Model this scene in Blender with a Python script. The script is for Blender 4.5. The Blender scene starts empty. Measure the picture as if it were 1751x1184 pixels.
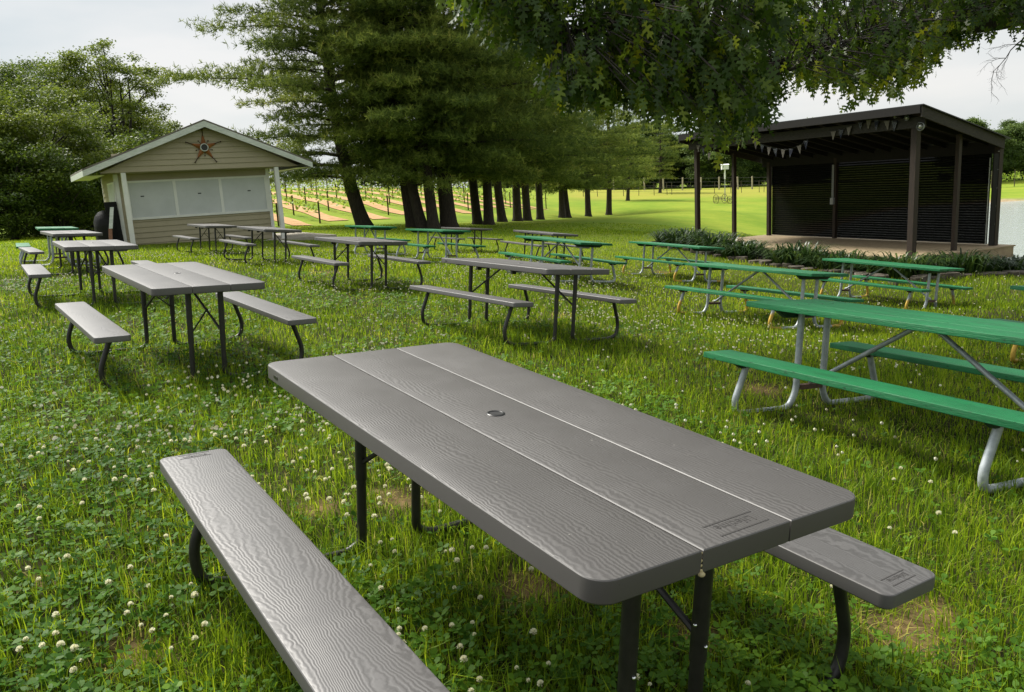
import bpy, bmesh, math, random
import numpy as np
from mathutils import Matrix, Vector
R = math.radians
random.seed(7)
scn = bpy.context.scene
COL = scn.collection

# ------------------------------------------------------------------ camera
PW, PH = 1751, 1184
CF, CP, CR, CH = 1391.66, 0.197334, -0.0572206, 1.382091
cam_d = bpy.data.cameras.new('camera')
cam = bpy.data.objects.new('camera', cam_d); COL.objects.link(cam); scn.camera = cam
cam_d.sensor_width = 36.0; cam_d.sensor_fit = 'HORIZONTAL'
cam_d.lens = 36.0 * CF / PW
cam_d.clip_start = 0.05; cam_d.clip_end = 5000
_c, _s, _cr, _sr = math.cos(CP), math.sin(CP), math.cos(CR), math.sin(CR)
fw = Vector((0, _c, -_s)); upv = Vector((0, _s, _c)); ex = Vector((1, 0, 0))
rt = ex * _cr + upv * _sr; up = -ex * _sr + upv * _cr
cam.matrix_world = Matrix(((rt.x, up.x, -fw.x, 0), (rt.y, up.y, -fw.y, 0), (rt.z, up.z, -fw.z, CH), (0, 0, 0, 1)))

def ray(px, py):
    X = (px - PW / 2) / CF; U = -(py - PH / 2) / CF
    x = X * _cr - U * _sr; u = X * _sr + U * _cr
    d = np.array([x, _c + u * _s, -_s + u * _c]); return d / d[1]
def aty(px, py, y): return np.array([0, 0, CH]) + ray(px, py) * y
def proj(P):
    P = np.asarray(P, float); x, y, z = P[..., 0], P[..., 1], P[..., 2] - CH
    d = y * _c - z * _s; u = y * _s + z * _c
    return np.stack([PW / 2 + CF * (x * _cr + u * _sr) / d, PH / 2 - CF * (-x * _sr + u * _cr) / d], -1)

# ------------------------------------------------------------------ world + sun
SUN_AZ, SUN_EL = R(-49), R(50)
w = bpy.data.worlds.new('World'); scn.world = w; w.use_nodes = True
nt = w.node_tree; nt.nodes.clear()
def WN(t, **k):
    n = nt.nodes.new(t)
    for a, b in k.items(): setattr(n, a, b)
    return n
wo = WN('ShaderNodeOutputWorld'); bg_sky = WN('ShaderNodeBackground'); bg_cl = WN('ShaderNodeBackground'); wm = WN('ShaderNodeMixShader')
sky = WN('ShaderNodeTexSky', sky_type='NISHITA'); sky.sun_disc = False; sky.sun_elevation = SUN_EL; sky.sun_rotation = SUN_AZ
bg_sky.inputs['Strength'].default_value = 0.09
tc = WN('ShaderNodeTexCoord'); mp = WN('ShaderNodeMapping'); mp.inputs['Scale'].default_value = (1, 1, 3.2)
ns = WN('ShaderNodeTexNoise'); ns.inputs['Scale'].default_value = 2.1; ns.inputs['Detail'].default_value = 5; ns.inputs['Roughness'].default_value = .5
cr = WN('ShaderNodeValToRGB'); cr.color_ramp.elements[0].position = .34; cr.color_ramp.elements[1].position = .60
cr.color_ramp.elements[0].color = (.47, .53, .555, 1); cr.color_ramp.elements[1].color = (.69, .68, .665, 1)
L = nt.links.new
# thin cloud glows brighter round the veiled sun
_sv = (math.sin(SUN_AZ) * math.cos(SUN_EL), math.cos(SUN_AZ) * math.cos(SUN_EL), math.sin(SUN_EL))
vd = WN('ShaderNodeVectorMath', operation='DOT_PRODUCT'); vn = WN('ShaderNodeVectorMath', operation='NORMALIZE'); L(tc.outputs['Generated'], vn.inputs[0]); L(vn.outputs[0], vd.inputs[0]); vd.inputs[1].default_value = _sv
gl = WN('ShaderNodeMapRange', interpolation_type='SMOOTHERSTEP'); gl.inputs['From Min'].default_value = .72; gl.inputs['From Max'].default_value = 1.0; gl.inputs['To Min'].default_value = 1.0; gl.inputs['To Max'].default_value = 3.4
L(vd.outputs['Value'], gl.inputs['Value']); L(gl.outputs[0], bg_cl.inputs['Strength'])
L(tc.outputs['Generated'], mp.inputs['Vector']); L(mp.outputs['Vector'], ns.inputs['Vector']); L(ns.outputs['Fac'], cr.inputs['Fac'])
L(cr.outputs['Color'], bg_cl.inputs['Color']); bg_cl.inputs['Strength'].default_value = .98
L(sky.outputs['Color'], bg_sky.inputs['Color'])
wm.inputs['Fac'].default_value = .9
L(bg_sky.outputs[0], wm.inputs[1]); L(bg_cl.outputs[0], wm.inputs[2]); L(wm.outputs[0], wo.inputs['Surface'])
sd = bpy.data.lights.new('sun', 'SUN'); sd.energy = 4.8; sd.angle = R(18); sd.color = (1, .95, .86)
so = bpy.data.objects.new('sun', sd); COL.objects.link(so)
sdir = Vector((math.sin(SUN_AZ) * math.cos(SUN_EL), math.cos(SUN_AZ) * math.cos(SUN_EL), math.sin(SUN_EL)))
so.rotation_euler = sdir.to_track_quat('Z', 'Y').to_euler(); so.location = sdir * 60
scn.view_settings.view_transform = 'Standard'; scn.view_settings.look = 'None'; scn.view_settings.exposure = .42; scn.view_settings.gamma = 1
scn.cycles.max_bounces = 6; scn.cycles.transparent_max_bounces = 8; scn.cycles.transmission_bounces = 3
scn.cycles.use_denoising = True

# ------------------------------------------------------------------ materials
def mat(name):
    m = bpy.data.materials.new(name); m.use_nodes = True
    t = m.node_tree; b = t.nodes['Principled BSDF']
    return m, t, b
def N(t, typ, **k):
    n = t.nodes.new(typ)
    for a, b in k.items(): setattr(n, a, b)
    return n
def ramp(t, fac, stops):
    n = t.nodes.new('ShaderNodeValToRGB'); e = n.color_ramp.elements
    while len(e) < len(stops): e.new(.5)
    for q, (p, c) in zip(e, stops): q.position = p; q.color = (*c, 1)
    t.links.new(fac, n.inputs['Fac']); return n.outputs['Color']
def noise(t, scale, detail=3, rough=.5, vec=None, sc=None, coord='Object'):
    n = t.nodes.new('ShaderNodeTexNoise'); n.inputs['Scale'].default_value = scale; n.inputs['Detail'].default_value = detail; n.inputs['Roughness'].default_value = rough
    if vec is None:
        tcn = t.nodes.new('ShaderNodeTexCoord'); vec = tcn.outputs[coord]
    if sc:
        m_ = t.nodes.new('ShaderNodeMapping'); m_.inputs['Scale'].default_value = sc; t.links.new(vec, m_.inputs['Vector']); vec = m_.outputs['Vector']
    t.links.new(vec, n.inputs['Vector']); return n.outputs['Fac']
def bump(t, b, h, s, d=.01):
    n = t.nodes.new('ShaderNodeBump'); n.inputs['Strength'].default_value = s; n.inputs['Distance'].default_value = d
    t.links.new(h, n.inputs['Height']); t.links.new(n.outputs['Normal'], b.inputs['Normal'])
def simple(name, c1, c2=None, scale=8, rough=.6, metal=0, bs=0, sc=None, bd=.005, detail=4):
    m, t, b = mat(name); b.inputs['Roughness'].default_value = rough; b.inputs['Metallic'].default_value = metal
    if c2 is None: b.inputs['Base Color'].default_value = (*c1, 1)
    else:
        f = noise(t, scale, detail, .6, sc=sc)
        t.links.new(ramp(t, f, [(.3, c1), (.7, c2)]), b.inputs['Base Color'])
        if bs: bump(t, b, f, bs, bd)
    return m
def leafmat(name, stops, trans=.35, rough=.5, spec=.3):
    """leaf with per-leaf 'var' attribute, diffuse + translucent"""
    m, t, b = mat(name)
    a = N(t, 'ShaderNodeAttribute', attribute_name='var')
    col = ramp(t, a.outputs['Fac'], stops)
    b.inputs['Roughness'].default_value = rough; b.inputs['Specular IOR Level'].default_value = spec
    t.links.new(col, b.inputs['Base Color'])
    tr = N(t, 'ShaderNodeBsdfTranslucent'); hs = N(t, 'ShaderNodeHueSaturation'); hs.inputs['Value'].default_value = 1.3; hs.inputs['Hue'].default_value = .485
    t.links.new(col, hs.inputs['Color']); t.links.new(hs.outputs[0], tr.inputs['Color'])
    mx = N(t, 'ShaderNodeMixShader'); mx.inputs[0].default_value = trans
    t.links.new(b.outputs[0], mx.inputs[1]); t.links.new(tr.outputs[0], mx.inputs[2])
    t.links.new(mx.outputs[0], t.nodes['Material Output'].inputs['Surface'])
    return m

M = {}
def grain_mat(name, base, base2, plankw, plank0, A=26, K=62, dark=.0, rough=.42, bs=.5):
    """moulded plastic with embossed flowing wood grain lines running along X"""
    m, t, b = mat(name)
    tcn = N(t, 'ShaderNodeTexCoord'); sp = N(t, 'ShaderNodeSeparateXYZ'); t.links.new(tcn.outputs['Object'], sp.inputs[0])
    def MA(op, a, b_=None, v=None):
        n = N(t, 'ShaderNodeMath', operation=op)
        for i, q in enumerate([a, b_, v]):
            if q is None: continue
            if isinstance(q, (int, float)): n.inputs[i].default_value = q
            else: t.links.new(q, n.inputs[i])
        return n.outputs[0]
    pi_ = MA('FLOOR', MA('DIVIDE', MA('SUBTRACT', sp.outputs['Y'], plank0), plankw))
    cx = MA('ADD', MA('MULTIPLY', sp.outputs['X'], 1.15), MA('MULTIPLY', pi_, 3.71))
    cy = MA('ADD', MA('MULTIPLY', sp.outputs['Y'], 6.5), MA('MULTIPLY', pi_, 1.37))
    cb = N(t, 'ShaderNodeCombineXYZ'); t.links.new(cx, cb.inputs[0]); t.links.new(cy, cb.inputs[1]); t.links.new(pi_, cb.inputs[2])
    n1 = N(t, 'ShaderNodeTexNoise'); n1.inputs['Scale'].default_value = 1; n1.inputs['Detail'].default_value = 1.2; n1.inputs['Roughness'].default_value = .4
    t.links.new(cb.outputs[0], n1.inputs['Vector'])
    n2 = N(t, 'ShaderNodeTexNoise'); n2.inputs['Scale'].default_value = 34; n2.inputs['Detail'].default_value = 2; t.links.new(tcn.outputs['Object'], n2.inputs['Vector'])
    ph = MA('ADD', MA('ADD', MA('MULTIPLY', n1.outputs['Fac'], A), MA('MULTIPLY', sp.outputs['Y'], K)), MA('MULTIPLY', n2.outputs['Fac'], 1.7))
    s_ = MA('SINE', MA('MULTIPLY', ph, 6.2832))
    n3 = N(t, 'ShaderNodeTexNoise'); n3.inputs['Scale'].default_value = 9; n3.inputs['Detail'].default_value = 5; t.links.new(tcn.outputs['Object'], n3.inputs['Vector'])
    amp = MA('MULTIPLY', s_, MA('SMOOTH_MAX', .5, MA('SUBTRACT', MA('MULTIPLY', n3.outputs['Fac'], 3.2), .9), .2))
    # only on up facing surface
    ge = N(t, 'ShaderNodeNewGeometry'); sn = N(t, 'ShaderNodeSeparateXYZ'); t.links.new(ge.outputs['Normal'], sn.inputs[0])
    upm = N(t, 'ShaderNodeMapRange'); upm.inputs['From Min'].default_value = .75; upm.inputs['From Max'].default_value = .9; t.links.new(sn.outputs['Z'], upm.inputs['Value'])
    h = MA('MULTIPLY', amp, upm.outputs[0])
    bump(t, b, h, bs, .0016)
    n4 = N(t, 'ShaderNodeTexNoise'); n4.inputs['Scale'].default_value = 2.6; n4.inputs['Detail'].default_value = 6; t.links.new(tcn.outputs['Object'], n4.inputs['Vector'])
    mixf = MA('ADD', MA('MULTIPLY', h, .46), MA('MULTIPLY_ADD', n4.outputs['Fac'], .28, .38))
    cc = ramp(t, mixf, [(.32, base), (.72, base2)])
    # dried dust specks and small dark scuffs
    vo = N(t, 'ShaderNodeTexVoronoi'); vo.inputs['Scale'].default_value = 42; t.links.new(tcn.outputs['Object'], vo.inputs['Vector'])
    vsz = N(t, 'ShaderNodeSeparateXYZ'); t.links.new(vo.outputs['Color'], vsz.inputs[0])
    sm = MA('MULTIPLY', MA('LESS_THAN', vo.outputs['Distance'], MA('MULTIPLY', vsz.outputs['Y'], .10)), MA('GREATER_THAN', vsz.outputs['X'], .80))
    light = N(t, 'ShaderNodeMix', data_type='RGBA'); t.links.new(MA('GREATER_THAN', vsz.outputs['Z'], .45), light.inputs[0]); light.inputs[6].default_value = (.03, .026, .022, 1); light.inputs[7].default_value = (.2, .19, .17, 1)
    mxs = N(t, 'ShaderNodeMix', data_type='RGBA'); t.links.new(sm, mxs.inputs[0]); t.links.new(cc, mxs.inputs[6]); t.links.new(light.outputs[2], mxs.inputs[7])
    t.links.new(mxs.outputs[2], b.inputs['Base Color'])
    # scattered specks of dirt give the roughness its variation
    rr = N(t, 'ShaderNodeMapRange'); rr.inputs['From Min'].default_value = .3; rr.inputs['From Max'].default_value = .7
    rr.inputs['To Min'].default_value = rough; rr.inputs['To Max'].default_value = rough + .06
    t.links.new(n3.outputs['Fac'], rr.inputs['Value']); t.links.new(rr.outputs[0], b.inputs['Roughness']); b.inputs['Specular IOR Level'].default_value = .75
    return m
M['plastic_top'] = grain_mat('moulded_plastic_top', (.052, .048, .045), (.080, .075, .071), .2633, -.395, A=15, K=112, rough=.45, bs=.16)
M['plastic_bench'] = grain_mat('moulded_plastic_bench', (.066, .063, .061), (.098, .094, .092), 1.0, -1.0, A=26, K=84, rough=.45, bs=.17)
M['black_metal'] = simple('black_powder_coat', (.010, .009, .008), (.022, .02, .018), 30, .42)
M['black_rubber'] = simple('black_plastic', (.012, .012, .012), None, rough=.35)
M['bolt'] = simple('zinc_bolt', (.75, .76, .78), None, rough=.22, metal=1)
M['foam'] = simple('dried_foam', (.35, .29, .13), (.5, .43, .25), 60, .9, bs=.6)
def paint_green():
    m, t, b = mat('green_paint'); 
    f = noise(t, 3.2, 6, .62, sc=(1, 5, 5)); g = noise(t, 14, 5, .7, sc=(1, 9, 9))
    c = ramp(t, f, [(.22, (.003, .070, .022)), (.45, (.004, .125, .040)), (.62, (.006, .142, .046)), (.85, (.014, .18, .066))])
    k = ramp(t, noise(t, 26, 3, .5, sc=(1, 3, 3)), [(.0, (1, 1, 1)), (.62, (1, 1, 1)), (.70, (.3, .36, .3))])
    mm = N(t, 'ShaderNodeMix', data_type='RGBA', blend_type='MULTIPLY'); mm.inputs[0].default_value = 1
    t.links.new(c, mm.inputs[6]); t.links.new(k, mm.inputs[7]); t.links.new(mm.outputs[2], b.inputs['Base Color'])
    b.inputs['Roughness'].default_value = .5; b.inputs['Specular IOR Level'].default_value = .35
    bump(t, b, g, .7, .006); return m
M['green'] = paint_green()
M['green_dark'] = simple('dark_green_cleat', (.006, .035, .02), (.01, .05, .028), 9, .6)
def galv(stain):
    m, t, b = mat('galvanised_pipe' + ('_rusted' if stain else ''))
    f = noise(t, 16, 5, .65); c = ramp(t, f, [(.3, (.27, .31, .33)), (.7, (.5, .54, .56))])
    if stain:
        tcn = N(t, 'ShaderNodeTexCoord'); sp = N(t, 'ShaderNodeSeparateXYZ'); t.links.new(tcn.outputs['Object'], sp.inputs[0])
        ab = N(t, 'ShaderNodeMath', operation='ABSOLUTE'); t.links.new(sp.outputs['Y'], ab.inputs[0])
        g = N(t, 'ShaderNodeMath', operation='GREATER_THAN'); t.links.new(ab.outputs[0], g.inputs[0]); g.inputs[1].default_value = .5
        nz = N(t, 'ShaderNodeMath', operation='MULTIPLY_ADD'); t.links.new(noise(t, 9, 3), nz.inputs[0]); nz.inputs[1].default_value = .16; t.links.new(sp.outputs['Z'], nz.inputs[2])
        zz = N(t, 'ShaderNodeMapRange'); t.links.new(nz.outputs[0], zz.inputs['Value']); zz.inputs['From Min'].default_value = .34; zz.inputs['From Max'].default_value = .28
        mu = N(t, 'ShaderNodeMath', operation='MULTIPLY'); t.links.new(g.outputs[0], mu.inputs[0]); t.links.new(zz.outputs[0], mu.inputs[1])
        mx = N(t, 'ShaderNodeMix', data_type='RGBA'); t.links.new(mu.outputs[0], mx.inputs[0]); t.links.new(c, mx.inputs[6]); mx.inputs[7].default_value = (.55, .36, .06, 1); c = mx.outputs[2]
    t.links.new(c, b.inputs['Base Color']); b.inputs['Metallic'].default_value = .35; b.inputs['Roughness'].default_value = .5
    return m
M['galv'] = galv(False); M['galv_rust'] = galv(True)
M['rust'] = simple('rusty_channel', (.05, .035, .028), (.13, .07, .045), 25, .8)
M['siding'] = simple('tan_clapboard', (.30, .262, .165), (.335, .295, .19), 2, .6, sc=(1, 1, 1))
M['white_trim'] = simple('white_painted_trim', (.62, .63, .58), (.72, .72, .68), 3, .55)
M['shutter'] = simple('grey_shutter_panel', (.44, .46, .45), (.54, .56, .555), 1.1, .55)
M['fascia'] = simple('weathered_white_fascia', (.42, .46, .40), (.6, .63, .58), 5, .65, sc=(1, 1, 4))
M['shingle'] = simple('grey_brown_shingles', (.10, .09, .075), (.19, .17, .14), 14, .9, bs=.5)
M['rustmetal'] = simple('rusted_star_metal', (.17, .06, .015), (.33, .13, .035), 9, .6, metal=.3)
M['darkmetal'] = simple('dark_rusted_metal', (.03, .018, .01), (.07, .035, .02), 12, .6, metal=.3)
M['dark_wood'] = simple('shade_darkened_wood', (.003, .0025, .002), (.008, .006, .004), 5, .9, sc=(6, 6, .8), bs=.4)  # near-black base colour stands in for the deep shade inside the stage
M['post_wood'] = simple('shade_darkened_brown_post', (.013, .008, .004), (.036, .02, .010), 5, .75, sc=(8, 8, .8), bs=.4)  # brown, with the roof's shade darkened into the base colour
M['beam_wood'] = simple('grey_weathered_beam', (.015, .0125, .009), (.042, .035, .025), 5, .85, sc=(2, 2, 9), bs=.3)  # weathered grey, its colour lowered to imitate shade beneath the roof
M['deck'] = simple('weathered_decking', (.26, .19, .11), (.42, .33, .20), 4, .8, sc=(1, 9, 1), bs=.3)
M['roof_metal'] = simple('dull_roof_edge', (.008, .008, .008), (.018, .018, .018), 6, .6)
M['stone'] = simple('flat_edging_stone', (.05, .042, .03), (.12, .10, .075), 6, .9, bs=.8, bd=.02)
M['concrete'] = simple('concrete_slab', (.28, .25, .2), (.36, .33, .27), 6, .9)
M['cover'] = simple('black_vinyl_cover', (.003, .003, .003), (.007, .007, .007), 5, .6, bs=.5, bd=.05)
M['conduit'] = simple('grey_conduit', (.3, .31, .31), None, rough=.4)
M['white'] = simple('white_plastic', (.75, .76, .74), None, rough=.5)
M['label'] = simple('black_label', (.015, .015, .015), None, rough=.5)
M['board_rust'] = simple('reddish_bare_wood', (.16, .075, .04), (.24, .12, .07), 6, .8, sc=(1, 1, 6))
M['lampglass'] = simple('clear_lamp_lens', (.5, .5, .45), None, rough=.12, metal=.6)
M['fencepost'] = simple('weathered_fence_post', (.3, .26, .2), (.42, .38, .3), 5, .9)
M['wire'] = simple('fence_wire', (.1, .1, .1), None, rough=.5, metal=.8)
M['vinepost'] = simple('vineyard_stake', (.05, .045, .03), (.1, .08, .05), 5, .9)
M['cover'].node_tree.nodes['Principled BSDF'].inputs['Specular IOR Level'].default_value = .2
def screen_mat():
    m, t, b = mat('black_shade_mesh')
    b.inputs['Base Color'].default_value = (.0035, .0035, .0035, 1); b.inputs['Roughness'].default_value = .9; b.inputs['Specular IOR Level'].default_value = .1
    tr = N(t, 'ShaderNodeBsdfTransparent'); mx = N(t, 'ShaderNodeMixShader')
    tz = N(t, 'ShaderNodeTexCoord'); wz = N(t, 'ShaderNodeTexWave', bands_direction='Z'); wz.inputs['Scale'].default_value = 4.6; wz.inputs['Distortion'].default_value = .5; wz.inputs['Detail'].default_value = 1
    t.links.new(tz.outputs['Object'], wz.inputs['Vector']); f = wz.outputs['Fac']; f2 = noise(t, 26, 3, .7)
    ad = N(t, 'ShaderNodeMath', operation='MULTIPLY'); t.links.new(f, ad.inputs[0]); t.links.new(f2, ad.inputs[1])
    mr = N(t, 'ShaderNodeMapRange'); t.links.new(ad.outputs[0], mr.inputs['Value']); mr.inputs['From Min'].default_value = .1; mr.inputs['From Max'].default_value = .6
    mr.inputs['To Min'].default_value = .01; mr.inputs['To Max'].default_value = .17
    t.links.new(mr.outputs[0], mx.inputs[0]); t.links.new(b.outputs[0], mx.inputs[1]); t.links.new(tr.outputs[0], mx.inputs[2])
    t.links.new(mx.outputs[0], t.nodes['Material Output'].inputs['Surface']); return m
M['screen'] = screen_mat()
def pennant(kind):
    m, t, b = mat('pennant_' + kind); tcn = N(t, 'ShaderNodeTexCoord'); b.inputs['Roughness'].default_value = .9
    if kind == 'striped':
        wv = N(t, 'ShaderNodeTexWave', bands_direction='X'); wv.inputs['Scale'].default_value = 11; wv.inputs['Distortion'].default_value = 0
        t.links.new(tcn.outputs['Object'], wv.inputs['Vector']); f = wv.outputs['Fac']
        c = ramp(t, f, [(.45, (.05, .03, .03)), (.55, (.26, .24, .19))])
    else:
        vo = N(t, 'ShaderNodeTexVoronoi'); vo.inputs['Scale'].default_value = 34; vo.inputs['Randomness'].default_value = .25
        t.links.new(tcn.outputs['Object'], vo.inputs['Vector']); c = ramp(t, vo.outputs['Distance'], [(.24, (.32, .32, .31)), (.32, (.012, .014, .028))])
    t.links.new(c, b.inputs['Base Color']); return m
M['pen_s'] = pennant('striped'); M['pen_d'] = pennant('dotted')
M['bark'] = simple('pine_bark', (.018, .014, .010), (.055, .043, .03), 7, .95, sc=(3, 3, .7), bs=1, bd=.05)
M['bark2'] = simple('grey_oak_bark', (.02, .017, .013), (.05, .043, .033), 9, .95, sc=(2, 2, .7), bs=1, bd=.03)
M['needles'] = leafmat('pine_needles', [(0, (.045, .078, .018)), (.45, (.125, .175, .034)), (.8, (.24, .29, .055)), (1, (.38, .35, .09))], .42, .6, .1)
M['oakleaf'] = leafmat('oak_leaves', [(0, (.022, .055, .005)), (.5, (.065, .12, .009)), (.8, (.13, .19, .012)), (1, (.27, .31, .015))], .45, .42, .4)
M['leaf_dark'] = leafmat('maple_leaves', [(0, (.035, .07, .009)), (.6, (.10, .155, .018)), (1, (.21, .26, .035))], .4, .5, .3)
M['leaf_light'] = leafmat('light_green_leaves', [(0, (.06, .10, .012)), (.6, (.15, .21, .024)), (1, (.26, .31, .05))], .42, .5, .3)
M['leaf_far'] = leafmat('far_tree_leaves', [(0, (.05, .09, .025)), (.6, (.11, .17, .035)), (1, (.19, .25, .07))], .38, .6, .2)
M['grass'] = leafmat('grass_blades', [(0, (.032, .078, .006)), (.35, (.14, .245, .010)), (.7, (.28, .39, .015)), (.9, (.37, .44, .028)), (1, (.46, .40, .13))], .52, .5, .14)
M['clover'] = leafmat('clover_leaves', [(0, (.045, .12, .012)), (.6, (.095, .20, .018)), (1, (.17, .30, .028))], .42, .5, .12)
M['flower'] = leafmat('clover_blossom', [(0, (.5, .46, .25)), (.3, (.7, .68, .46)), (1, (.84, .84, .68))], .25, .7, .2)
M['daylily'] = leafmat('strap_leaves', [(0, (.010, .028, .006)), (.6, (.022, .055, .010)), (1, (.07, .12, .02))], .3, .4, .4)
M['vine'] = leafmat('grape_leaves', [(0, (.10, .18, .02)), (.6, (.22, .32, .035)), (1, (.34, .42, .07))], .45, .5, .2)

# ------------------------------------------------------------------ helpers
def link(o, parent=None):
    COL.objects.link(o)
    if parent is not None: o.parent = parent
    return o
def tag(o, label=None, cat=None, group=None, kind=None):
    if label: o['label'] = label
    if cat: o['category'] = cat
    if group: o['group'] = group
    if kind: o['kind'] = kind
    return o
def empty(name, loc=(0, 0, 0), rz=0):
    o = bpy.data.objects.new(name, None); o.location = loc; o.rotation_euler = (0, 0, rz); o.empty_display_size = .2
    return link(o)
def npmesh(name, V, F, material, parent=None, var=None, smooth=False):
    """V (n,3); F (m,k) one polygon size"""
    me = bpy.data.meshes.new(name)
    V = np.ascontiguousarray(V, np.float32); F = np.ascontiguousarray(F, np.int32); m, k = F.shape
    me.vertices.add(len(V)); me.vertices.foreach_set('co', V.ravel())
    me.loops.add(m * k); me.loops.foreach_set('vertex_index', F.ravel())
    me.polygons.add(m); me.polygons.foreach_set('loop_start', np.arange(0, m * k, k, dtype=np.int32))
    try: me.polygons.foreach_set('loop_total', np.full(m, k, np.int32))
    except Exception: pass
    me.update(calc_edges=True)
    if smooth: me.polygons.foreach_set('use_smooth', np.ones(m, bool))
    if var is not None:
        a = me.attributes.new('var', 'FLOAT', 'POINT'); a.data.foreach_set('value', np.ascontiguousarray(var, np.float32))
    me.materials.append(material)
    return link(bpy.data.objects.new(name, me), parent)
class MB:
    def __init__(s): s.v = []; s.f = []; s.mi = []; s.cur = 0
    def add(s, vs, fs):
        b = len(s.v); s.v += [tuple(q) for q in vs]
        for f in fs: s.f.append([b + i for i in f]); s.mi.append(s.cur)
        return s
    def box(s, x0, x1, y0, y1, z0, z1):
        return s.add([(x0, y0, z0), (x1, y0, z0), (x1, y1, z0), (x0, y1, z0), (x0, y0, z1), (x1, y0, z1), (x1, y1, z1), (x0, y1, z1)],
                     [(3, 2, 1, 0), (4, 5, 6, 7), (0, 1, 5, 4), (1, 2, 6, 5), (2, 3, 7, 6), (3, 0, 4, 7)])
    def obox(s, c, ax, ay, az, hx, hy, hz):
        c, ax, ay, az = map(np.array, (c, ax, ay, az)); vs = []
        for k in (-1, 1):
            for i, j in ((-1, -1), (1, -1), (1, 1), (-1, 1)): vs.append(c + ax * hx * i + ay * hy * j + az * hz * k)
        return s.add(vs, [(3, 2, 1, 0), (4, 5, 6, 7), (0, 1, 5, 4), (1, 2, 6, 5), (2, 3, 7, 6), (3, 0, 4, 7)])
    def tube(s, pts, rad, n=10, caps=True):
        pts = [np.array(p, float) for p in pts]; m = len(pts)
        if np.isscalar(rad): rad = [rad] * m
        t = [pts[min(i + 1, m - 1)] - pts[max(i - 1, 0)] for i in range(m)]
        t = [q / (np.linalg.norm(q) + 1e-9) for q in t]
        a = np.cross(t[0], (0, 0, 1) if abs(t[0][2]) < .9 else (1, 0, 0)); a /= np.linalg.norm(a)
        vs = []; fs = []
        for i in range(m):
            a = a - t[i] * (a @ t[i]); a /= np.linalg.norm(a) + 1e-9; b = np.cross(t[i], a)
            for k in range(n):
                g = 2 * math.pi * k / n; vs.append(pts[i] + rad[i] * (a * math.cos(g) + b * math.sin(g)))
        for i in range(m - 1):
            for k in range(n):
                k2 = (k + 1) % n; fs.append((i * n + k, i * n + k2, (i + 1) * n + k2, (i + 1) * n + k))
        if caps: fs.append(tuple(range(n - 1, -1, -1))); fs.append(tuple((m - 1) * n + k for k in range(n)))
        return s.add(vs, fs)
    def slab(s, poly, z0, z1, bev=.006):
        """convex CCW outline extruded with bevelled rims"""
        P = np.array(poly, float); n = len(P); c = P.mean(0)
        def inset(d):
            out = []
            for i in range(n):
                a, b, e = P[i - 1], P[i], P[(i + 1) % n]
                n1 = np.array([-(b - a)[1], (b - a)[0]]); n1 /= np.linalg.norm(n1) + 1e-12; n2 = np.array([-(e - b)[1], (e - b)[0]]); n2 /= np.linalg.norm(n2) + 1e-12
                m_ = n1 + n2; m_ /= (m_ @ n1) * 1.0 if abs(m_ @ n1) > .2 else 1
                out.append(b + m_ * d)
            return out
        rings = [(inset(bev), z0), (P, z0 + bev)]
        for q in (0, .3, .65, 1): rings.append((inset(bev * (1 - math.cos(q * math.pi / 2))), z1 - bev + bev * math.sin(q * math.pi / 2)))
        vs = [(p[0], p[1], z) for r_, z in rings for p in r_]; fs = []
        for k in range(len(rings) - 1):
            for i in range(n): j = (i + 1) % n; fs.append((k * n + i, k * n + j, (k + 1) * n + j, (k + 1) * n + i))
        fs.append(tuple(range(n - 1, -1, -1))); fs.append(tuple((len(rings) - 1) * n + i for i in range(n)))
        return s.add(vs, fs)
    def ball(s, c, r, nu=10, nv=6, sz=1):
        vs = [(c[0], c[1], c[2] - r * sz)]; fs = []
        for j in range(1, nv):
            t = math.pi * j / nv - math.pi / 2
            for i in range(nu): g = 2 * math.pi * i / nu; vs.append((c[0] + r * math.cos(t) * math.cos(g), c[1] + r * math.cos(t) * math.sin(g), c[2] + r * sz * math.sin(t)))
        vs.append((c[0], c[1], c[2] + r * sz)); e = len(vs) - 1
        for i in range(nu): fs.append((0, 1 + (i + 1) % nu, 1 + i)); fs.append((e, e - nu + i, e - nu + (i + 1) % nu))
        for j in range(nv - 2):
            for i in range(nu): a = 1 + j * nu + i; b = 1 + j * nu + (i + 1) % nu; fs.append((a, b, b + nu, a + nu))
        return s.add(vs, fs)
    def build(s, name, material, parent=None, smooth=False, angle=None):
        me = bpy.data.meshes.new(name); me.from_pydata([tuple(map(float, v)) for v in s.v], [], s.f)
        for q in (material if isinstance(material, (list, tuple)) else [material]): me.materials.append(q)
        if isinstance(material, (list, tuple)): me.polygons.foreach_set('material_index', s.mi)
        me.update()
        if smooth:
            me.polygons.foreach_set('use_smooth', [True] * len(me.polygons))
            if angle: me.set_sharp_from_angle(angle=R(angle))
        return link(bpy.data.objects.new(name, me), parent)
def rrect(x0, x1, y0, y1, r, corners=(1, 1, 1, 1), seg=7):
    """CCW rounded rectangle; corners order: (x0,y0),(x1,y0),(x1,y1),(x0,y1)"""
    out = []
    for (cx, cy, sx, sy, a0), on in zip(((x0, y0, 1, 1, 180), (x1, y0, -1, 1, 270), (x1, y1, -1, -1, 0), (x0, y1, 1, -1, 90)), corners):
        if not on: out.append((cx, cy)); continue
        for k in range(seg + 1):
            a = R(a0 + 90 * k / seg); out.append((cx + sx * r + r * math.cos(a), cy + sy * r + r * math.sin(a)))
    return out
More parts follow.
